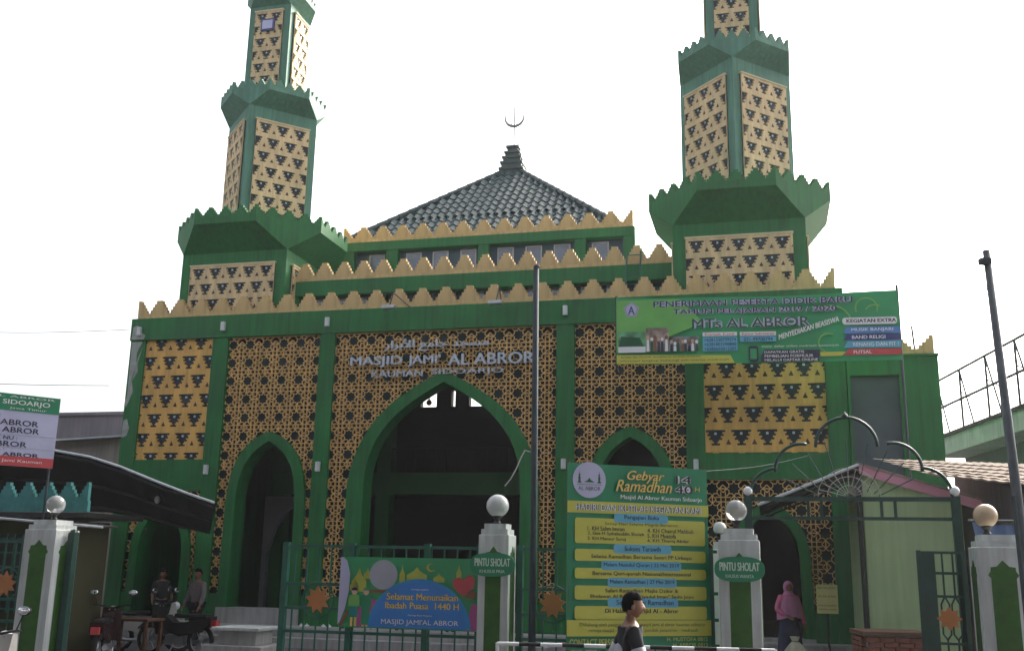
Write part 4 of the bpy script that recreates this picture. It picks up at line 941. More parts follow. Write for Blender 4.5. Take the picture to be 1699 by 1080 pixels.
# --- notice sign on poles at the street side
t, W_ = ban_frame('notice_board', 'white and green notice board of the mosque schools on thin poles above the guard hut', 'sign', (-10.50, 16.62), (-8.25, 18.5), 3.45, 4.70)
z0, z1 = 3.45, 4.72; K = 1.303
MB().box(0, W_, 0, .03, z0, z1).build('panel', 'b_lav', t)
MB().box(0, W_, -.006, -.001, z1 - .30, z1 - .001).build('header_band', 'b_teal', t); MB().box(0, W_, -.006, -.001, z0 + .001, z0 + .17).build('footer_band', 'b_red', t)
for x in (W_ * .1, W_ - .04): MB().tube([(x, .06, 0), (x, .06, 4.7)], .022, 7).build('pole', 'pole', t)
lines(t, [('MASJID JAMI AL ABROR', 0.391, 2.841, z1 - 0.0782, z1 - 0.0326, 0), ('KAUMAN SIDOARJO', 1.173, 2.762, z1 - 0.2150, z1 - 0.1042, .015), ('Jawa Timur', 2.085, 2.710, z1 - 0.2801, z1 - 0.2345, 0), ('Sekretariat : Masjid Jami Kauman', 1.042, 2.736, z0 + 0.0521, z0 + 0.1173, 0)], 'b_white', y=-.01)
lines(t, [('PENDIDIKAN :', 1.173, 1.954, z1 - 0.4235, z1 - 0.3453, .015), ('TARBIYAH AL ABROR', 0.717, 2.606, z1 - 0.5603, z1 - 0.4560, .02), ('ALAWIYAH AL ABROR', 0.717, 2.632, z1 - 0.6906, z1 - 0.5864, .02), ('BADAN MUSLIMAT NU :', 0.977, 2.280, z1 - 0.8144, z1 - 0.7427, .015), ('TAMAN AL ABROR', 0.782, 2.450, z1 - 0.9382, z1 - 0.8404, .02), ('BADAN FORMAL :', 1.042, 2.085, z1 - 1.0098, z1 - 0.9577, .01), ("TPQ QUR'AN AL ABROR", .65, 2.67, z1 - 1.12, z1 - 1.03, .02)], 'b_ink', y=-.006)
b = MB()
for zz_ in (z1 - .72, z1 - .95): b.box(.02, W_ - .02, -.004, -.001, zz_ - .004, zz_ + .004)
each(b, 'ruled_line', 'b_grey', t)

# ------------------------------------------------------------------ shophouses added behind the viewpoint to shade the lower scene
random.seed(21)
M['shop_wall'] = mat('aged_shop_wall', (.13, .12, .11), .9, .15, 1, streak=.3); M['shop_roof'] = mat('brown_roof_tiles', (.16, .08, .05), .85, .25, 3)
for i, (u0, w, h, l) in enumerate(((-19, 8.5, 7.2, 'added two-storey shophouse across the street, far beyond the parking canopy side'), (-10.4, 7.5, 8.4, 'added tall shophouse across the street from the small arch'), (-2.8, 8.0, 6.8, 'added low shophouse across the street from the great arch'),
                                (5.3, 7.8, 8.0, 'added shophouse straight across the street from the lamp post'), (13.2, 9.0, 7.0, 'added wide shophouse across the street from the pale green house'))):
    t = thing('shophouse', l, 'building', fa(u0, 28.0), -TH + math.pi, 'unseen shophouses added to block the low sky')
    MB().box(-w, 0, 0, 9, 0, h - 1.6).build('wall', 'shop_wall', t)
    MB().poly([(-w - .3, h - 1.6), (.3, h - 1.6), (-w / 2, h)], -.7, 9.2).build('roof', 'shop_roof', t)
    for k in range(3):
        x = -w + .9 + k * (w - 1.8) / 2.6
        MB().box(x, x + 1.2, -.05, .0, h - 3.6, h - 2.3).build('window', 'pane', t)
    MB().box(-w + .6, -.6, -.06, .0, .1, 2.7).build('shutter', 'zinc', t)
# trees added out of view behind the viewpoint to darken the gate
M['bark'] = mat('grey_brown_bark', (.11, .085, .06), .9, .3, 6, bump=.6, bscale=30)
M['leaf'] = mat('dark_leaf', (.032, .062, .016), .7, .35, 1.5)
def crown_mesh(seed, n=9500):
    """a spreading crown: high over the roadway, densest in its leaf clumps"""
    rnd = random.Random(seed); blobs = [(rnd.uniform(-4.6, 4.6), rnd.uniform(-4.5, 10.5), rnd.uniform(9.6, 12.6), rnd.uniform(1.2, 2.0)) for _ in range(34)]
    mb = MB()
    for i in range(n):
        bx_, by_, bz_, br_ = rnd.choice(blobs); d = Vector((rnd.gauss(0, 1), rnd.gauss(0, 1), rnd.gauss(0, .7))).normalized() * br_ * rnd.uniform(.4, 1.05)
        d.z *= .6; p = Vector((bx_, by_, bz_)) + d; a = rnd.uniform(0, 6.28); e = Vector((math.cos(a), math.sin(a), rnd.uniform(-.6, .3))) * .36; q = Vector((-math.sin(a), math.cos(a), rnd.uniform(-.4, .4))) * .17
        mb.add([p - e, p + q, p + e, p - q], [(0, 1, 2, 3)])
    me = mb.mesh('crown'); me.materials.append(M['leaf']); return me
crs = [crown_mesh(4), crown_mesh(9)]
for i, (u0, v0, l) in enumerate(((-13.5, 25.6, 'street tree across from the parking canopy'), (-6.2, 26.2, 'street tree across from the small arch'), (.6, 25.8, 'street tree across from the lamp post'), (7.4, 26.6, 'street tree shading the viewpoint across from the arched gate'),
                               (13.6, 25.9, 'street tree across from the pale green house'), (20.4, 26.3, 'street tree across from the corrugated roof'), (-21, 26, 'street tree across from the mauve building'))):
    t = thing('added_tree', l + ', broad and dark leaved, added for shade', 'tree', fa(u0, v0), -TH, 'unseen trees added behind the viewpoint for shade')
    tr = MB(); tr.tube([(0, 0, 0), (.1, .05, 2.2), (.05, .2, 5.6), (.2, .1, 9.5)], [.36, .29, .24, .12], 10)
    for q in range(6):
        a = q * 1.05; tr.tube([(.06, .1, 5.2 + q * .3), (1.6 * math.cos(a), 1.6 * math.sin(a) + (.8 if math.sin(a) > .3 else 0), 8.3 + q * .2), (3.6 * math.cos(a), 3.6 * math.sin(a) + (4.2 if math.sin(a) > .3 else 0), 10.4)], [.16, .10, .03], 7)
    tr.build('trunk', 'bark', t, smooth=True); inst('crown', crs[i % 2], t)
# ------------------------------------------------------------------ canopies, guard hut, house, neighbours
cp = thing('parking_canopy', 'dark curved sheet-metal canopy with a pale edge over the parked motorcycles', 'canopy', fa(0, 0), -TH)
prof = [(-13.0, 3.9), (-11.5, 4.12), (-9.6, 4.12), (-8.5, 4.04), (-7.63, 3.90), (-6.9, 3.70), (-6.04, 3.40), (-5.34, 3.17), (-4.70, 2.98)]
def drop(x): return .45 + .55 * min(1, max(0, (-4.7 - x) / 3.8))
# sheet strips, one by one
for i in range(len(prof) - 1):
    (x0, a0), (x1, a1) = prof[i], prof[i + 1]
    x1o = x1 + .03; a1o = a1 - .012
    MB().add([(x0, -5.0, a0), (x1o, -5.0, a1o), (x1o - 2.7, -.5, a1o - drop(x1)), (x0 - 2.7, -.5, a0 - drop(x0)), (x0, -5.0, a0 + .012), (x1o, -5.0, a1o + .012), (x1o - 2.7, -.5, a1o - drop(x1) + .012), (x0 - 2.7, -.5, a0 - drop(x0) + .012)],
             [(0, 3, 2, 1), (4, 5, 6, 7), (0, 1, 5, 4), (1, 2, 6, 5), (2, 3, 7, 6), (3, 0, 4, 7)]).build('roof_sheet', 'rust_sheet', cp)
ed = MB()
ed.tube([(x, -5.03, z + .012) for x, z in prof], .026, 6); ed.build('edge_trim', 'zinc', cp)
for y in (-4.9, -3.0, -1.1): MB().tube([(x - 2.7 * (5 + y) / 4.5, y, z - .05 - drop(x) * (5 + y) / 4.5) for x, z in prof], .03, 6).build('rafter', 'black', cp)
for x, z, y in ((-11.4, 4.05, -4.8), (-13.5, 3.1, -1.0), (-10.6, 3.0, -.8)): MB().tube([(x, y, 0), (x, y, z)], .045, 8).build('post', 'black', cp)
bulb = thing('hanging_lamp', 'small pale bulb hanging under the curved parking canopy', 'lamp', fa(-6.5, 4.2, 3.05), -TH)
MB().tube([(0, 0, .12), (0, 0, .45)], .008, 5).build('flex', 'black', bulb); MB().ball((0, 0, .05), .06, rz=.08).build('glass', 'frame_grey', bulb, smooth=True)
# guard hut
gh = thing('guard_hut', 'low guard hut with a teal stepped fascia and olive wall behind the pillar', 'hut', fe(0, -1.2), -TH)
MB().box(-11.5, -8.55, .25, 1.3, 0, 2.55).build('wall', 'wall_yellow', gh)
MB().box(-12, -9.1, .24, .249, .9, 2.3).build('window_opening', 'black', gh)
wg_ = MB()
for i in range(9): wg_.box(-10.6 + i * .17, -10.57 + i * .17, .19, .21, .9, 2.3)
for i in range(6): wg_.box(-10.6, -9.1, .215, .23, .95 + i * .25, .98 + i * .25)
each(wg_, 'window_grille', 'gate', gh)
fb = thing_fb = MB(); fb.box(-11.4, -8.12, -.02, .06, 2.70, 2.90); fb.build('fascia_board', 'teal_board', gh)
cm = [crenel_mesh(.43, .33, 5, .10, .08, 'teal_board', q) for q in (0, 1, -1)]
for i in range(8): inst('crenel', cm[2] if i == 7 else cm[0], gh, loc=(-11.15 + i * .43, -.02, 2.90))
MB().box(-11.5, -8.1, .0, 1.7, 2.60, 2.69).build('roof_slab', 'black', gh)
ev = MB(); ev.add([(-11.4, -.5, 2.80), (-7.35, -.5, 2.42), (-7.35, 1.6, 2.55), (-11.4, 1.6, 2.93), (-11.4, -.5, 2.83), (-7.35, -.5, 2.45), (-7.35, 1.6, 2.58), (-11.4, 1.6, 2.96)], [(0, 3, 2, 1), (4, 5, 6, 7), (0, 1, 5, 4), (1, 2, 6, 5), (2, 3, 7, 6), (3, 0, 4, 7)]) if False else None
aw = thing('sheet_awning', 'thin tilted sheet awning with a pale lip below the teal stepped fascia', 'awning', fe(0, -.8), -TH)
MB().add([(-11.4, -.1, 2.66), (-7.4, -.1, 2.40), (-7.4, .3, 2.43), (-11.4, .3, 2.69)] + [(-11.4, -.1, 2.685), (-7.4, -.1, 2.425), (-7.4, .3, 2.455), (-11.4, .3, 2.715)], [(0, 3, 2, 1), (4, 5, 6, 7), (0, 1, 5, 4), (1, 2, 6, 5), (2, 3, 7, 6), (3, 0, 4, 7)]).build('sheet', 'rust_sheet', aw)
MB().tube([(-11.4, -.13, 2.675), (-7.4, -.13, 2.415)], .022, 6).build('lip', 'zinc', aw)
# neighbouring buildings beyond the canopy
nb = thing('mauve_building', 'long mauve rendered building standing beyond the parking canopy', 'building', fa(0, -5.5), -TH)
MB().box(-24, -10.6, 0, 7, 0, 6.42).build('wall', 'mauve', nb); MB().box(-24, -10.6, -.06, .0, 5.42, 5.58).build('ledge', 'brown_dark', nb); MB().box(-24.1, -10.55, -.1, 7.1, 6.42, 6.52).build('coping', 'mauve', nb)
bb = thing('stained_outbuilding', 'low stained beige outbuilding in front of the mauve wall', 'building', fa(0, -2.2), -TH)
MB().box(-14.5, -10.62, 0, 2.8, 0, 5.25).build('wall', 'beige', bb)
MB().add([(-14.7, -.35, 5.10), (-11.3, -.35, 5.26), (-10.62, -.1, 5.36), (-10.62, 2.8, 5.5), (-14.7, 2.8, 5.5)] + [(-14.7, -.35, 5.14), (-11.3, -.35, 5.30), (-10.62, -.1, 5.40), (-10.62, 2.8, 5.54), (-14.7, 2.8, 5.54)],
         [(4, 3, 2, 1, 0), (5, 6, 7, 8, 9), (0, 1, 6, 5), (1, 2, 7, 6), (2, 3, 8, 7), (3, 4, 9, 8), (4, 0, 5, 9)]).build('roof_sheet', 'zinc', bb)
MB().box(-12.6, -12.2, -.02, .05, 4.0, 4.4).build('vent', 'black', bb)
# house with the pink verge
hs_ = thing('house', 'pale green gabled house with a pink verge board and an open side canopy', 'house', fa(0, 4.0), -TH)
AP = (7.5, 3.74); LT = (5.76, 3.06); RTp = (9.42, 3.12)
MB().poly([(7.5, 0), (9.12, 0), (9.12, 3.14), (7.5, 3.62)], 0, .15).build('front_wall', 'pale_green', hs_)
MB().box(7.5, 7.62, .15, 3.6, 0, 3.6).build('side_wall', 'pale_green', hs_)
MB().poly([(7.46, 3.60), (9.44, 2.96), (9.44, 3.13), (7.46, 3.77)], -.10, -.06).build('verge_board', 'pink', hs_)
MB().poly([(7.42, 3.775), (9.46, 3.135), (9.46, 3.165), (7.42, 3.805)], -.12, 3.4).build('roof_slope', 'asbestos', hs_)
MB().poly([(5.70, 3.03), (7.45, 3.74), (7.45, 3.77), (5.70, 3.06)], -.1, 3.4).build('canopy_sheet', 'rust_sheet', hs_)
MB().tube([(5.68, -.1, 3.045), (7.46, -.1, 3.765)], .028, 6).build('canopy_edge', 'zinc', hs_)
for y in (.1, 1.7, 3.2): MB().tube([(5.8, y, 2.99), (7.45, y, 3.66)], .025, 5).build('rafter', 'black', hs_)
MB().tube([(7.44, -.03, 0), (7.44, -.03, 3.6)], .05, 8).build('corner_post', 'black', hs_)
# big corrugated roof that rises behind the verge, in overlapping courses
br = thing('sheet_roof_house', 'house with a broad weathered corrugated roof behind the pink verge', 'house', (0, 0, 0), 0)
TL, TR = Vector((6.98, 19.6, 4.02)), Vector((12.2, 20.6, 4.05)); BL, BRr = Vector((7.2, 17.6, 3.55)), Vector((12.2, 14.2, 2.62))
NC = 6; random.seed(3)
for c in range(NC):
    a0, a1 = c / NC, (c + 1.12) / NC
    mb = MB(); n = 120; V = []
    for q, tt in enumerate((a0, min(a1, 1))):
        A, B = TL.lerp(BL, tt), TR.lerp(BRr, tt)
        for i in range(n + 1):
            p = A.lerp(B, i / n); V.append((p.x, p.y, p.z + .010 * math.sin(i * 2 * math.pi / 4) + (.03 if q == 1 else 0) + random.uniform(-.004, .004)))
    mb.add(V, [(n + 1 + i, n + 2 + i, i + 1, i) for i in range(n)]); mb.add([V[n + 1 + i] for i in range(n + 1)] + [(V[n + 1 + i][0], V[n + 1 + i][1], V[n + 1 + i][2] - .03) for i in range(n + 1)], [(n + 1 + i, n + 2 + i, i + 1, i) for i in range(n)])
    mb.build('roof_course', 'asbestos', br)
w = MB(); w.add([(8.7, 16.9, 0), (12.2, 14.5, 0), (12.2, 14.5, 2.7), (8.7, 16.9, 3.15), (8.7, 20, 0), (12.2, 20, 0), (12.2, 20, 3.9), (8.7, 20, 3.9)], [(0, 1, 2, 3), (1, 5, 6, 2), (5, 4, 7, 6), (4, 0, 3, 7)]); w.build('wall', 'mauve', br)
# concrete building with a rooftop railing
cb = thing('concrete_building', 'grey concrete building with a deep roof slab and pipe railing beyond the corrugated roof', 'building', (0, 0, 0), 0)
d0, d1 = Vector((12.95, 30.9)), Vector((12.2, 22.0)); nn = Vector((1, .08))
def cbx(z0, z1, off, depth):
    q = [d0 + nn * off, d1 + nn * off, d1 + nn * (off + depth), d0 + nn * (off + depth)]
    return MB().add([(p.x, p.y, z0) for p in q] + [(p.x, p.y, z1) for p in q], [(0, 3, 2, 1), (4, 5, 6, 7), (0, 1, 5, 4), (1, 2, 6, 5), (2, 3, 7, 6), (3, 0, 4, 7)])
cbx(5.311, 5.812, 0, 9).build('roof_slab', mat('pale_concrete', (.60, .58, .56), .9, .15, 1.4, bump=.3, streak=.3), cb); cbx(5.812, 5.913, -.06, 9.1).build('slab_edge', 'brown_dark', cb); cbx(0, 5.311, .9, 8).build('wall', 'mauve', cb)
for z in (6.715, 7.543): MB().tube([(d0.x, d0.y, z), (d1.x, d1.y, z)], .040, 6).build('railing_pipe', 'pole', cb)
for i in range(5):
    p = d0.lerp(d1, .06 + i * .22); MB().tube([(p.x, p.y, 5.888), (p.x, p.y, 7.543)], .034, 6).build('railing_post', 'pole', cb)
    q = d0.lerp(d1, .06 + i * .22 + .09); MB().tube([(p.x, p.y, 7.543), (q.x, q.y, 5.913)], .026, 5).build('railing_brace', 'pole', cb)
    MB().tube([(p.x, p.y, 6.916), (q.x + .1, q.y, 6.54)], .018, 5).build('railing_brace', 'pole', cb)
mp_ = thing('mast_pole', 'thin steel antenna pole standing by the end of the side wing', 'pole', (9.95, 23.6, 0), 0)
MB().tube([(0, 0, 0), (-.45, -.1, 7.6)], .025, 6).build('tube', 'pole', mp_); MB().tube([(-.75, -.1, 6.55), (.1, -.1, 6.5)], .012, 5).build('cross_bar', 'pole', mp_)

# ------------------------------------------------------------------ thin haze added for the glare veil over the towers
hm = bpy.data.materials.new('glare_haze'); hm.use_nodes = True
hn = hm.node_tree.nodes; hn.clear(); ho = hn.new('ShaderNodeOutputMaterial'); hv = hn.new('ShaderNodeVolumePrincipled')
hv.inputs['Color'].default_value = (.93, .96, 1, 1); hv.inputs['Density'].default_value = .0005; hv.inputs['Anisotropy'].default_value = .35
hm.node_tree.links.new(hv.outputs[0], ho.inputs['Volume'])
hz = MB().box(-60, 60, -30, 90, -1, 24); hz.build('haze', hm, kind='stuff')
# ------------------------------------------------------------------ street poles and lines
pl = thing('lamp_post', 'tall dark steel post standing in front of the great arch', 'post', (.36, 14.8, 0), 0)
MB().tube([(0, 0, 0), (0, 0, 3.2), (-.01, 0, 6.3)], [.052, .048, .042], 12).build('shaft', 'pole', pl, smooth=True); MB().lathe([(.055, 6.3), (.04, 6.33), (0.0, 6.34)], n=12).build('cap', 'pole', pl)
cb_ = MB().tube([(.30, 14.74, 3.50), (.22, 14.72, 3.52), (.16, 14.7, 3.40), (.10, 14.68, 3.25), (.02, 14.66, 3.10), (-.06, 14.64, 3.0)], .010, 5).build('loose_cable', 'frame_grey'); cb_['label'] = 'loose pale cable end hanging from the tall dark post'; cb_['category'] = 'cable'
up_ = thing('utility_pole', 'leaning grey utility pole beside the pale green house', 'pole', (6.47, 13.0, 0), 0)
MB().tube([(0, 0, 0), (-.04, 0, 3.0), (-.13, .02, 6.12)], [.066, .06, .047], 14).build('shaft', mat('worn_pole_paint', (.10, .115, .13), .6, .3, 4), up_, smooth=True)
MB().tube([(-.10, -.1, 0), (-.13, -.1, 2.86)], .03, 8).build('conduit', 'pole', up_); MB().box(-.24, -.10, -.05, .05, 5.92, 6.0).build('bracket', 'pole', up_)
MB().tube([(-.2, 0, 5.9), (-.28, 0, 5.72), (-.30, 0, 5.62)], .006, 4).build('cut_wire', 'pole', up_); MB().tube([(-.12, 0, 5.7), (-.24, 0, 5.45)], .006, 4).build('cut_wire', 'pole', up_)
def wire(pts, label, r=.010):
    P = [Vector(p) for p in pts]; n = 16; Q = []
    for i in range(n + 1): t_ = i / n; p = P[0].lerp(P[1], t_); p.z -= (.35 if (P[1] - P[0]).length > 6 else .05) * math.sin(math.pi * t_); Q.append(p)
    o = MB().tube(Q, r, 5).build('overhead_wire', 'pole'); o['label'] = label; o['category'] = 'wire'
wire([(-22, 31, 9.3), (-10.4, 27.0, 7.95)], 'upper thin wire running off the mosque cornice over the mauve building', .008)
wire([(-22, 27, 7.35), (-10.55, 26.4, 6.3)], 'lower thin wire running over the mauve building', .008)
wire([(2.86, 14.82, 3.28), (5.2, 17.7, 3.85)], 'thin cord tied to the top corner of the Ramadan banner', .005)

# striped barrier rail
ba = thing('striped_barrier', 'low white and black pipe barrier along the kerb before the Ramadan banner', 'barrier', (-.10, 12.3, 0), math.atan2(-.3, 3.13))
xs_ = 0; i = 0
while xs_ < 3.15:
    L_ = .25; MB().tube([(xs_, 0, 1.02), (min(xs_ + L_, 3.15), 0, 1.02)], .022, 8).build('pipe_band', 'bright' if i % 2 == 0 else 'rubber', ba); xs_ += L_; i += 1
for x in (0.0, 1.47, 3.15): MB().tube([(x, 0, 0), (x, 0, 1.03 if x < 1 or x > 3 else 1.06)], .022, 8).build('leg', 'bright', ba)

# ------------------------------------------------------------------ people
def skin_mesh(verts, edges, sub=2):
    names = list(verts); idx = {n: i for i, n in enumerate(names)}
    me = bpy.data.meshes.new('body'); me.from_pydata([verts[n][:3] for n in names], [(idx[a], idx[b]) for a, b in edges], [])
    o = bpy.data.objects.new('body', me); COL.objects.link(o)
    md = o.modifiers.new('skin', 'SKIN'); md.use_smooth_shade = True
    for i, n in enumerate(names):
        r = verts[n][3]; r = r if isinstance(r, tuple) else (r, r)
        me.skin_vertices[0].data[i].radius = r; me.skin_vertices[0].data[i].use_root = (i == 0)
    sb = o.modifiers.new('sub', 'SUBSURF'); sb.levels = sub; sb.render_levels = sub
    bpy.context.view_layer.update()
    out = bpy.data.meshes.new_from_object(o.evaluated_get(bpy.context.evaluated_depsgraph_get()))
    bpy.data.objects.remove(o); bpy.data.meshes.remove(me)
    mb = MB(); mb.smooth = True; mb.v = [tuple(v.co) for v in out.vertices]; mb.f = [list(p.vertices) for p in out.polygons]; bpy.data.meshes.remove(out)
    return mb
def head(mb, c, yaw=0., s=1.):
    """skull, jaw, nose, ears and brow as one surface around c; the face looks to -Y"""
    st = len(mb.v); h = MB(); h.ball((0, 0, 0), .076, .096, .118, 28, 22)
    for i, (x, y, z) in enumerate(h.v):
        if z < -.02 and y < .03: y *= 1 - .08 * (-z / .118); x *= 1 - .28 * max(0, -z - .02) / .098
        if y > .0 and z < -.03: y *= 1 - 1.8 * (-z - .03) 
        if y < -.05 and abs(x) < .022 and -.045 < z < .02: y -= .026 * (1 - abs(x) / .022) * max(0, 1 - abs(z + .022) / .045) + .003      # nose
        if y < -.05 and abs(abs(x) - .03) < .017 and -.002 < z < .028: y += .007                                                        # eye sockets
        if y < -.05 and abs(x) < .028 and -.072 < z < -.052: y -= .006                                                                   # lips
        if y < -.04 and abs(x) < .03 and z < -.09: y -= .010                                                                             # chin
        h.v[i] = (x, y, z)
    for sx in (-1, 1): h.ball((sx * .078, .012, -.012), .012, .020, .032, 10, 8)
    h.xform(Matrix.Translation(c) @ Matrix.Rotation(yaw, 4, 'Z') @ Matrix.Scale(s, 4)); mb.add(h.v, h.f)
def person(label, loc, rz, H=1.65, stride=.0, arms=((.1, .0), (-.1, .0)), lean=0., head_yaw=0., parts=(), sk='skin', hair='short', group=None, arm_pts=None):
    t = thing('person', label, 'person', loc, rz)
    k = H / 1.70
    V, E = {}, []
    def a(n, x, y, z, r, to=None):
        V[n] = (x * k, (y - lean * z * .1) * k, z * k, tuple(q * k for q in r) if isinstance(r, tuple) else r * k)
        if to: E.append((to, n))
    a('pelvis', 0, 0, .94, (.145, .105)); a('waist', 0, -.005, 1.08, (.125, .095), 'pelvis'); a('chest', 0, -.01, 1.28, (.155, .11), 'waist'); a('upper', 0, .0, 1.40, (.12, .08), 'chest'); a('neck', 0, .0, 1.475, .055, 'upper'); a('nape', 0, -.01, 1.56, .052, 'neck')
    for s, sx in (('L', -1), ('R', 1)):
        st = stride * sx
        a('hip' + s, .085 * sx, 0, .90, .09, 'pelvis'); a('knee' + s, .095 * sx, -.16 * st - .02, .50, .058, 'hip' + s); a('ankle' + s, .095 * sx, -.32 * st + (.05 if st < 0 else 0), .09, .040, 'knee' + s)
        a('toe' + s, .105 * sx, -.32 * st - .15 + (.05 if st < 0 else 0), .035, .032, 'ankle' + s)
        a('shoulder' + s, .175 * sx, .0, 1.395, .058, 'upper')
        if arm_pts and s in arm_pts: el, wr = arm_pts[s]
        else:
            q = arms[0 if sx < 0 else 1]; el = (.23 * sx, -q[0] * .8 + .02, 1.12); wr = (.24 * sx, -q[0] * 2.0 - .03 - q[1], .90 + abs(q[0]) * .3 + q[1] * .8)
        a('elbow' + s, *el, .042, 'shoulder' + s); a('wrist' + s, *wr, .028, 'elbow' + s)
        d = Vector(wr) - Vector(el); d.normalize()
        pm = Vector(wr) + d * .07; a('palm' + s, *pm, (.036, .018), 'wrist' + s)
        side = Vector((0, 1, 0)) if abs(d.z) > .6 else Vector((0, 0, 1)); side = (side - d * side.dot(d)).normalized(); curl = Vector((-sx, 0, 0)) * .25
        for f in range(4):
            off = side * (.024 - .016 * f); L_ = (.072, .082, .078, .060)[f]
            p1 = pm + off + d * .035; p2 = p1 + (d + curl).normalized() * L_ * .5; p3 = p2 + (d + curl * 2.5).normalized() * L_ * .45
            a('f%d' % f + s, *p1, .0095, 'palm' + s); a('g%d' % f + s, *p2, .0088, 'f%d' % f + s); a('h%d' % f + s, *p3, .0075, 'g%d' % f + s)
        th = Vector(wr) + d * .035 + side * -.034 * -1; th2 = th + (d * .7 + side * .6).normalized() * .045
        a('t' + s, *th, .011, 'palm' + s); a('u' + s, *th2, .0095, 't' + s)
    body = skin_mesh(V, E, 2)
    hc = Vector((0, (-.025 - lean * .16) * k, 1.615 * k)); head(body, hc, head_yaw, k)
    body.smooth = True; body.build('body', sk, t)
    HM = Matrix.Translation(hc) @ Matrix.Rotation(head_yaw, 4, 'Z') @ Matrix.Scale(k, 4)
    ey = MB()
    for sx in (-1, 1): ey.ball((sx * .030, -.080, .012), .0105, .008, .007, 10, 8)
    ey.xform(HM).build('eyes', 'black', t, smooth=True, kind='stuff')
    mo = MB(); mo.ball((0, -.090, -.060), .022, .008, .005, 10, 6); mo.xform(HM).build('mouth', mat('lip', (.16, .06, .05), .6, .05, 5) if 'lip' not in bpy.data.materials else bpy.data.materials['lip'], t, smooth=True)
    if hair == 'short':
        hb = MB(); hb.ball((0, .008, .018), .085, .104, .118, 28, 20)
        keep = []
        for f in hb.f:
            c = sum((Vector(hb.v[i]) for i in f), Vector()) / len(f)
            if c.z > .055 - .0 * c.y or (c.y > .012 and c.z > -.055 + abs(c.x) * .2): keep.append(f)
        hb.f = keep
        for i, (x, y, z) in enumerate(hb.v):
            n_ = 1 + .03 * math.sin(x * 140 + y * 90) * math.cos(z * 120); hb.v[i] = (x * n_, y * n_, z * n_ + (.012 if y < -.03 and z > .06 else 0))
        hb.xform(HM).build('hair', 'hair', t, smooth=True)
    return t, V, E, k, HM
def cloth(t, V, names, grow, m, name, cuts=None, sub=2, ext=()):
    """garment grown from a chain of body joints, a little thicker than the body"""
    W, E = {}, []
    for n, to in names:
        x, y, z, r = V[n]; gr = grow.get(n, grow['*']); r = r if isinstance(r, tuple) else (r, r)
        W[n] = (x, y, z, (r[0] + gr, r[1] + gr))
        if to: E.append((to, n))
    return skin_mesh(W, E, sub).build(name, m, t, smooth=True)
TORSO = [('chest', None), ('waist', 'chest'), ('pelvis', 'waist'), ('upper', 'chest')]
def sleeve(s, full): return [('shoulder' + s, 'upper'), ('elbow' + s, 'shoulder' + s)] + ([('wrist' + s, 'elbow' + s)] if full else [])
LEGS = [('pelvis', None)] + [x for s in 'LR' for x in (('hip' + s, 'pelvis'), ('knee' + s, 'hip' + s), ('ankle' + s, 'knee' + s))]
def shoes(t, V, k, m='black'):
    for s in 'LR':
        x, y, z, r = V['ankle' + s]; b_ = MB(); b_.ball((x, y - .07 * k, .045 * k), .045 * k, .13 * k, .045 * k, 14, 10); b_.build('shoe', m, t, smooth=True)
# man walking past in the street
t, V, E, k, HM = person('young man with short black hair and a two-tone raglan shirt walking along the street', (1.10, 9.7, 0), math.pi / 2 + .05, 1.64, stride=.8, arms=((.12, .02), (-.14, .0)), lean=.25)
cloth(t, V, TORSO + sleeve('L', False) + sleeve('R', False), {'*': .018, 'elbowL': .016, 'elbowR': .016}, 'shirt_dark', 'shirt')
W2 = {'a': (0, .045 * k, 1.30 * k, (.13 * k, .082 * k)), 'b': (0, .055 * k, 1.12 * k, (.122 * k, .075 * k)), 'c': (0, .05 * k, .95 * k, (.14 * k, .08 * k))}
skin_mesh(W2, [('a', 'b'), ('b', 'c')], 2).build('shirt_back_panel', 'shirt_pale', t, smooth=True)
for s in 'LR':
    e, w_ = Vector(V['elbow' + s][:3]), Vector(V['shoulder' + s][:3]); P = [w_.lerp(e, .55), w_.lerp(e, .8), w_.lerp(e, 1.02)]
    MB().tube(P, [.066, .063, .06], 12).build('sleeve_cuff', 'shirt_pale', t, smooth=True)
cloth(t, V, LEGS, {'*': .014, 'ankleL': .03, 'ankleR': .03}, 'trouser', 'trousers'); shoes(t, V, k)
# man by the canopy pillar
p = fa(-6.98, 1.5)
t, V, E, k, HM = person('man in a dusty grey shirt and dark trousers standing by the small arch pillar', (p[0], p[1], 0), -.5, 1.66, arms=((.06, .0), (.05, .0)))
cloth(t, V, TORSO + sleeve('L', True) + sleeve('R', True), {'*': .02}, 'shirt_grey', 'shirt'); cloth(t, V, LEGS, {'*': .014, 'ankleL': .035, 'ankleR': .035}, 'trouser', 'trousers'); shoes(t, V, k)
# man in the shade under the canopy
p = fa(-8.75, .15)
t, V, E, k, HM = person('man in dark clothes standing deep in the shade under the curved canopy', (p[0], p[1], 0), .4, 1.62, arms=((.1, .05), (.1, .0)))
cloth(t, V, TORSO + sleeve('L', False) + sleeve('R', False), {'*': .018}, 'shirt_dark', 'shirt'); cloth(t, V, LEGS, {'*': .014, 'ankleL': .03, 'ankleR': .03}, 'trouser', 'trousers'); shoes(t, V, k)
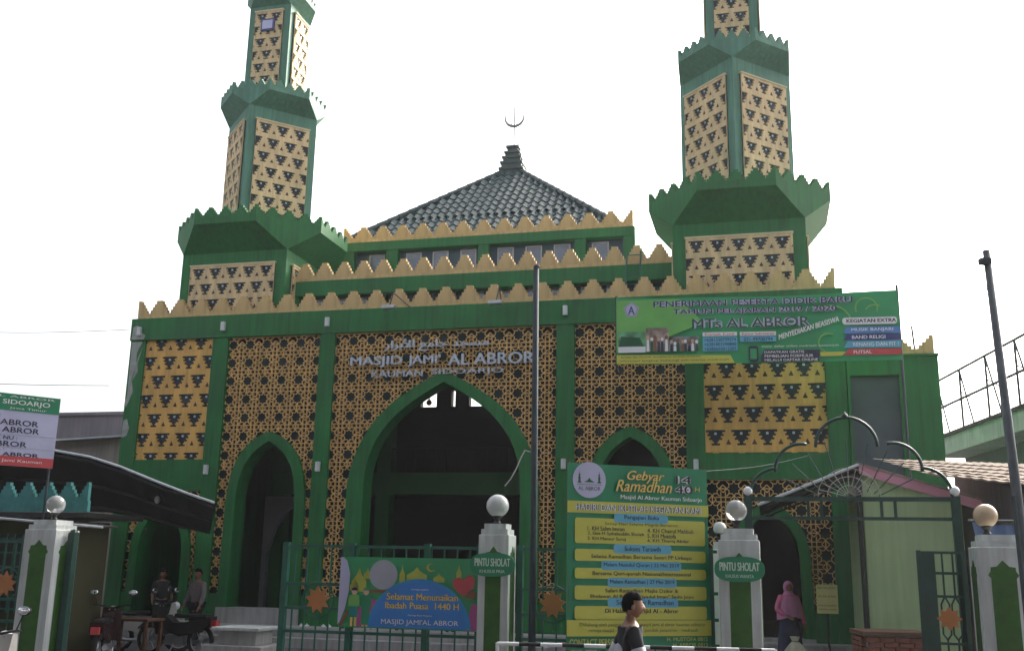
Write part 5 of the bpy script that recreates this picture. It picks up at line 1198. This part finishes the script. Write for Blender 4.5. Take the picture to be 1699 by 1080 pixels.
# woman in a long pink headscarf
p = fa(6.18, 1.75)
t, V, E, k, HM = person('woman in a long pink headscarf and navy skirt standing under the house canopy', (p[0], p[1], .1), .25, 1.56, hair=None, head_yaw=-.3, arm_pts={'L': ((-.30, -.02, 1.14), (-.16, -.17, 1.03)), 'R': ((.26, -.02, 1.10), (.30, -.12, .84))})
sk_ = MB(); sk_.lathe([(.29, .04), (.28, .3), (.25, .6), (.21, .9), (.16, 1.02)], n=24)
for i, (x, y, z) in enumerate(sk_.v): q = 1 + .05 * math.sin(math.atan2(y, x) * 9 + z * 2) * (1.1 - z); sk_.v[i] = (x * k * q, y * .75 * k * q, z * k)
sk_.build('skirt', 'navy_cloth', t, smooth=True)
cloth(t, V, TORSO + sleeve('L', True) + sleeve('R', True), {'*': .03, 'wristL': .02, 'wristR': .02}, 'rose_cloth', 'blouse')
vl = MB(); hc_ = HM.translation; hood = MB(); hood.ball((0, 0, 0), .108, .125, .138, 30, 24)
Rh = Matrix.Rotation(-.3, 4, 'Z')
keep = []
for f in hood.f:
    c = sum((Vector(hood.v[i]) for i in f), Vector()) / len(f)
    if not ((c.x / .066) ** 2 + ((c.z + .012) / .088) ** 2 < 1 and c.y < 0): keep.append(f)
hood.f = keep; hood.xform(Matrix.Translation(hc_ + Vector((0, .012, .0))) @ Rh @ Matrix.Scale(k, 4)); vl.add(hood.v, hood.f)
n_ = 32; prof_ = [(.070, .0, 1.56), (.098, .0, 1.51), (.118, .0, 1.47), (.160, .004, 1.43), (.212, .006, 1.38), (.245, .0, 1.30), (.262, -.005, 1.20), (.276, -.012, 1.10), (.284, -.015, 1.02), (.286, -.015, .97)]
vs_ = []
for r_, oy, z_ in prof_:
    for i in range(n_):
        an = 2 * math.pi * i / n_; rr_ = r_ * (1 + (.045 * math.sin(an * 7 + z_ * 5) + .02 * math.sin(an * 13)) * min(1, max(0, (1.46 - z_) * 5)))
        vs_.append((rr_ * math.cos(an) * k, (rr_ * math.sin(an) * (.95 if z_ > 1.45 else .68) + oy - .012) * k, (z_ - (.03 * math.cos(an * 2) if z_ < 1.0 else 0)) * k))
vl.add(vs_, [(j * n_ + (i + 1) % n_, j * n_ + i, (j + 1) * n_ + i, (j + 1) * n_ + (i + 1) % n_) for j in range(len(prof_) - 1) for i in range(n_)])
vl.build('headscarf', 'pink_cloth', t, smooth=True)
shoes(t, V, k)

# ------------------------------------------------------------------ motorcycles
def motorcycle(label, loc, rz, paint, seat='black'):
    t = thing('motorcycle', label, 'motorcycle', loc, rz, 'motorcycles parked by the mosque')
    def wheel(x, nm):
        ty = MB(); R_, r_ = .27, .045; n, m = 24, 8
        ty.add([(x + (R_ + r_ * math.cos(b)) * math.cos(a), r_ * math.sin(b), .315 + (R_ + r_ * math.cos(b)) * math.sin(a)) for a in [2 * math.pi * i / n for i in range(n)] for b in [2 * math.pi * j / m for j in range(m)]],
               [(i * m + j, i * m + (j + 1) % m, ((i + 1) % n) * m + (j + 1) % m, ((i + 1) % n) * m + j) for i in range(n) for j in range(m)])
        w = ty.build(nm, 'rubber', t, smooth=True)
        rm = MB(); rm.tube([(x + .225 * math.cos(a), 0, .315 + .225 * math.sin(a)) for a in [2 * math.pi * i / 20 for i in range(21)]], .016, 6, False); rm.tube([(x, -.06, .315), (x, .06, .315)], .04, 10)
        for i in range(6): a = 2 * math.pi * i / 6; rm.tube([(x, 0, .315), (x + .22 * math.cos(a), 0, .315 + .22 * math.sin(a))], .011, 5)
        rm.build('rim', 'steel', w)
    wheel(.62, 'front_wheel'); wheel(-.60, 'rear_wheel')
    MB().tube([(.62, .07, .315), (.50, .07, .70), (.42, .05, .98)], .018, 6).build('fork', 'steel', t); MB().tube([(.62, -.07, .315), (.50, -.07, .70), (.42, -.05, .98)], .018, 6).build('fork', 'steel', t)
    MB().poly([(-.85, .62), (-.55, .48), (-.15, .40), (.12, .46), (.30, .72), (.22, .80), (.02, .66), (-.25, .66), (-.60, .76), (-.88, .80)], -.11, .11).build('body_panel', paint, t)
    MB().poly([(.26, .42), (.36, .42), (.52, .80), (.50, 1.0), (.42, 1.0), (.38, .80)], -.17, .17).build('leg_shield', paint, t)
    MB().poly([(.34, .60), (.55, .66), (.78, .64), (.92, .52), (.88, .50), (.76, .58), (.56, .60), (.36, .55)], -.06, .06).build('front_fender', paint, t)
    MB().bevbox(-.80, .0, -.125, .125, .75, .84, .03).build('seat', seat, t)
    MB().box(-.25, .2, -.09, .09, .22, .42).build('engine', 'steel', t)
    MB().tube([(-.05, -.13, .27), (-.4, -.16, .27), (-.85, -.17, .38)], [.025, .04, .05], 8).build('exhaust', 'steel', t)
    MB().tube([(.34, -.34, 1.05), (.40, -.16, 1.03), (.42, 0, 1.0), (.40, .16, 1.03), (.34, .34, 1.05)], .016, 6).build('handlebar', 'black', t)
    MB().ball((.50, 0, .94), .085, .11, .09).build('headlight', 'lens', t, smooth=True)
    for s in (-1, 1):
        MB().tube([(.37, .25 * s, 1.05), (.36, .33 * s, 1.22)], .008, 5).build('mirror_stem', 'black', t)
        mi = MB(); mi.ball((.355, .35 * s, 1.27), .024, .095, .055, 14, 10); mr = mi.build('mirror', 'black', t, smooth=True)
        mg = MB(); mg.ball((.334, .35 * s, 1.275), .012, .086, .048, 14, 8); mg.build('mirror_glass', 'mirror', mr, smooth=True)
    MB().box(-.98, -.86, -.07, .07, .60, .72).build('tail_light', 'b_red', t)
    MB().tube([(-.05, .12, .25), (-.02, .25, .02)], .014, 5).build('kick_stand', 'steel', t)
    return t
m0 = motorcycle('dark maroon motorcycle beside the gate pillar, rear wheel towards the street', fe(-8.05, -2.0), math.radians(100), 'paint_red')
motorcycle('black motorcycle with one bright mirror in front of the shaded man', fe(-7.95, -4.2), math.radians(160), 'black')
motorcycle('pale motorcycle parked behind the wooden table under the canopy', fe(-8.9, -4.7), math.radians(15), 'paint_white')
motorcycle('black motorcycle with a bright mirror in the street before the fence', (-6.15, 12.3, 0), math.radians(75), 'paint_white')
tb = thing('wooden_table', 'small brown wooden table between the parked motorcycles', 'table', fe(-8.35, -3.3), -TH)
MB().bevbox(-.5, .5, -.3, .3, .72, .77, .01).build('tabletop', 'wood', tb)
for x in (-.44, .44):
    for y in (-.25, .25): MB().box(x - .03, x + .03, y - .03, y + .03, 0, .72).build('leg', 'wood', tb)

# ------------------------------------------------------------------ yard objects
pd = thing('stone_pedestal', 'stepped grey pedestal with a pale top slab before the small arch', 'pedestal', (-4.98, 20.2, 0), -TH)
MB().bevbox(-.62, .62, -.5, .5, 0, .36, .02).build('lower_block', 'concrete', pd); MB().bevbox(-.38, .42, -.34, .34, .36, .62, .015).build('upper_block', 'concrete', pd); MB().bevbox(-.48, .50, -.42, .42, .62, .68, .012).build('top_slab', 'white', pd)
nt = thing('notice_stand', 'yellow paper notice on a thin stand in front of the shaded wall', 'notice', (5.94, 19.5, 0), -TH)
MB().tube([(0, .03, 0), (0, .03, 1.6)], .02, 6).build('stand', 'black', nt); MB().box(-.19, .19, -.01, .02, 1.14, 1.66).build('board', 'paper', nt)
lines(nt, [('BATAS SUCI', -.16, .16, 1.58, 1.62, .02), ('ALAS KAKI', -.16, .16, 1.43, 1.47, .02), ('HARAP DILEPAS', -.16, .16, 1.27, 1.30, .01), ('TERIMA KASIH', -.16, .16, 1.20, 1.23, .01)], 'b_olive', y=-.014)
bx = thing('brick_planter', 'low red brick box with a flat top beside the pale green house', 'planter', (6.0, 16.6, 0), -TH + .15)
random.seed(5)
brick_m = MB().box(-.105, .105, -.05, .05, 0, .062).mesh('brick'); brick_m.materials.append(M['brick'])
MB().box(-.43, .43, -.33, .33, 0, .95).build('core', 'concrete', bx)
for r in range(13):
    for i in range(4): inst('brick', brick_m, bx, loc=(-.36 + i * .225 + (.06 if r % 2 else 0), -.36 + random.uniform(-.004, .004), r * .072))
    for i in range(3): inst('brick', brick_m, bx, loc=(-.45 + random.uniform(-.003, .003), -.2 + i * .225, r * .072), rot=(0, 0, math.pi / 2))
MB().bevbox(-.52, .50, -.43, .40, .95, 1.02, .01).build('top_slab', 'wood', bx)
sb_ = thing('plastic_sack', 'pale crumpled sack on the ground beside the woman in pink', 'sack', (5.15, 18.9, 0), 0)
sk2 = MB(); sk2.lathe([(.16, 0), (.22, .1), (.24, .3), (.20, .5), (.12, .62), (.05, .68), (.09, .76)], n=20)
for i, (x, y, z) in enumerate(sk2.v): q = 1 + .10 * math.sin(x * 21 + z * 13) * math.cos(y * 17 + z * 9); sk2.v[i] = (x * q, y * q, z)
sk2.build('sack_body', 'bag', sb_, smooth=True); MB().tube([(.05 * math.cos(a), .05 * math.sin(a), .675) for a in [2 * math.pi * i / 12 for i in range(13)]], .012, 5, False).build('tie', 'black', sb_)
lw = thing('low_wall', 'low dark wall across the shaded canopy entrance', 'wall', (5.3, 18.0, 0), -TH)
MB().bevbox(-.75, .95, -.1, .1, 0, .42, .01).build('block', 'brown_dark', lw)
tp = thing('tarpaulin', 'folded blue tarpaulin hanging behind the end pillar', 'tarpaulin', fe(7.02, -.7), -TH)
tv = MB(); n = 14
tv.add([(-.45 + .9 * i / n, .03 * math.sin(i * 1.7) - .25 * j, (2.62 if j == 0 else 2.3) - .05 * math.sin(math.pi * i / n)) for j in (0, 1) for i in range(n + 1)] + [(-.45 + .9 * i / n, .03 * math.sin(i * 1.7) - .27, 1.6) for i in range(n + 1)],
       [(j * (n + 1) + i, j * (n + 1) + i + 1, (j + 1) * (n + 1) + i + 1, (j + 1) * (n + 1) + i) for j in (0, 1) for i in range(n)]); tv.build('cloth', 'blue_tarp', tp, smooth=True); MB().tube([(-.5, .02, 2.63), (.5, .02, 2.63)], .02, 6).build('rod', 'pole', tp)
globe_lamp(3.06, 2.30, .10, 'globe', 'smaller frosted globe lamp beside the pillar, behind the Ramadan banner', v=-1.0)
sp_ = thing('white_post', 'slim white post behind the Ramadan banner pillar, under the smaller globe', 'post', fe(3.06, -1.0), -TH); MB().bevbox(-.13, .13, -.13, .13, 0, 2.2, .01).build('shaft', 'white', sp_); MB().bevbox(-.1, .1, -.1, .1, 2.2, 2.3, .01).build('cap', 'white', sp_)
# pairs of footwear left on the plinth
random.seed(11)
shoe_l = None
for i, (u, col, l) in enumerate(((-4.75, 'bright', 'white sandals left on the plinth nearest the small arch'), (-4.2, 'bright', 'white sandals left on the plinth behind the greeting banner corner'), (-3.75, 'black', 'black sandals on the plinth below the greeting banner'),
                                 (-3.1, 'bright', 'white slippers on the plinth below the middle of the greeting banner'), (-2.4, 'wood', 'brown sandals on the plinth below the blue dome print'), (-1.2, 'black', 'black slippers on the plinth near the narrow gate pillar'))):
    p = fa(u, .45, .421); t = thing('sandals', l, 'sandals', p, random.uniform(-.6, .6), 'footwear left on the mosque plinth')
    for dx in (-.06, .07):
        s_ = MB(); s_.ball((dx, 0, .025), .045, .125, .025, 12, 8); s_.build('sole', col, t, smooth=True); MB().tube([(dx - .045, -.03, .03), (dx, -.06, .075), (dx + .045, -.03, .03)], .012, 6).build('strap', col, t)
print('stars', star_count[0], 'tiles', ntile, 'objects', len(bpy.data.objects))
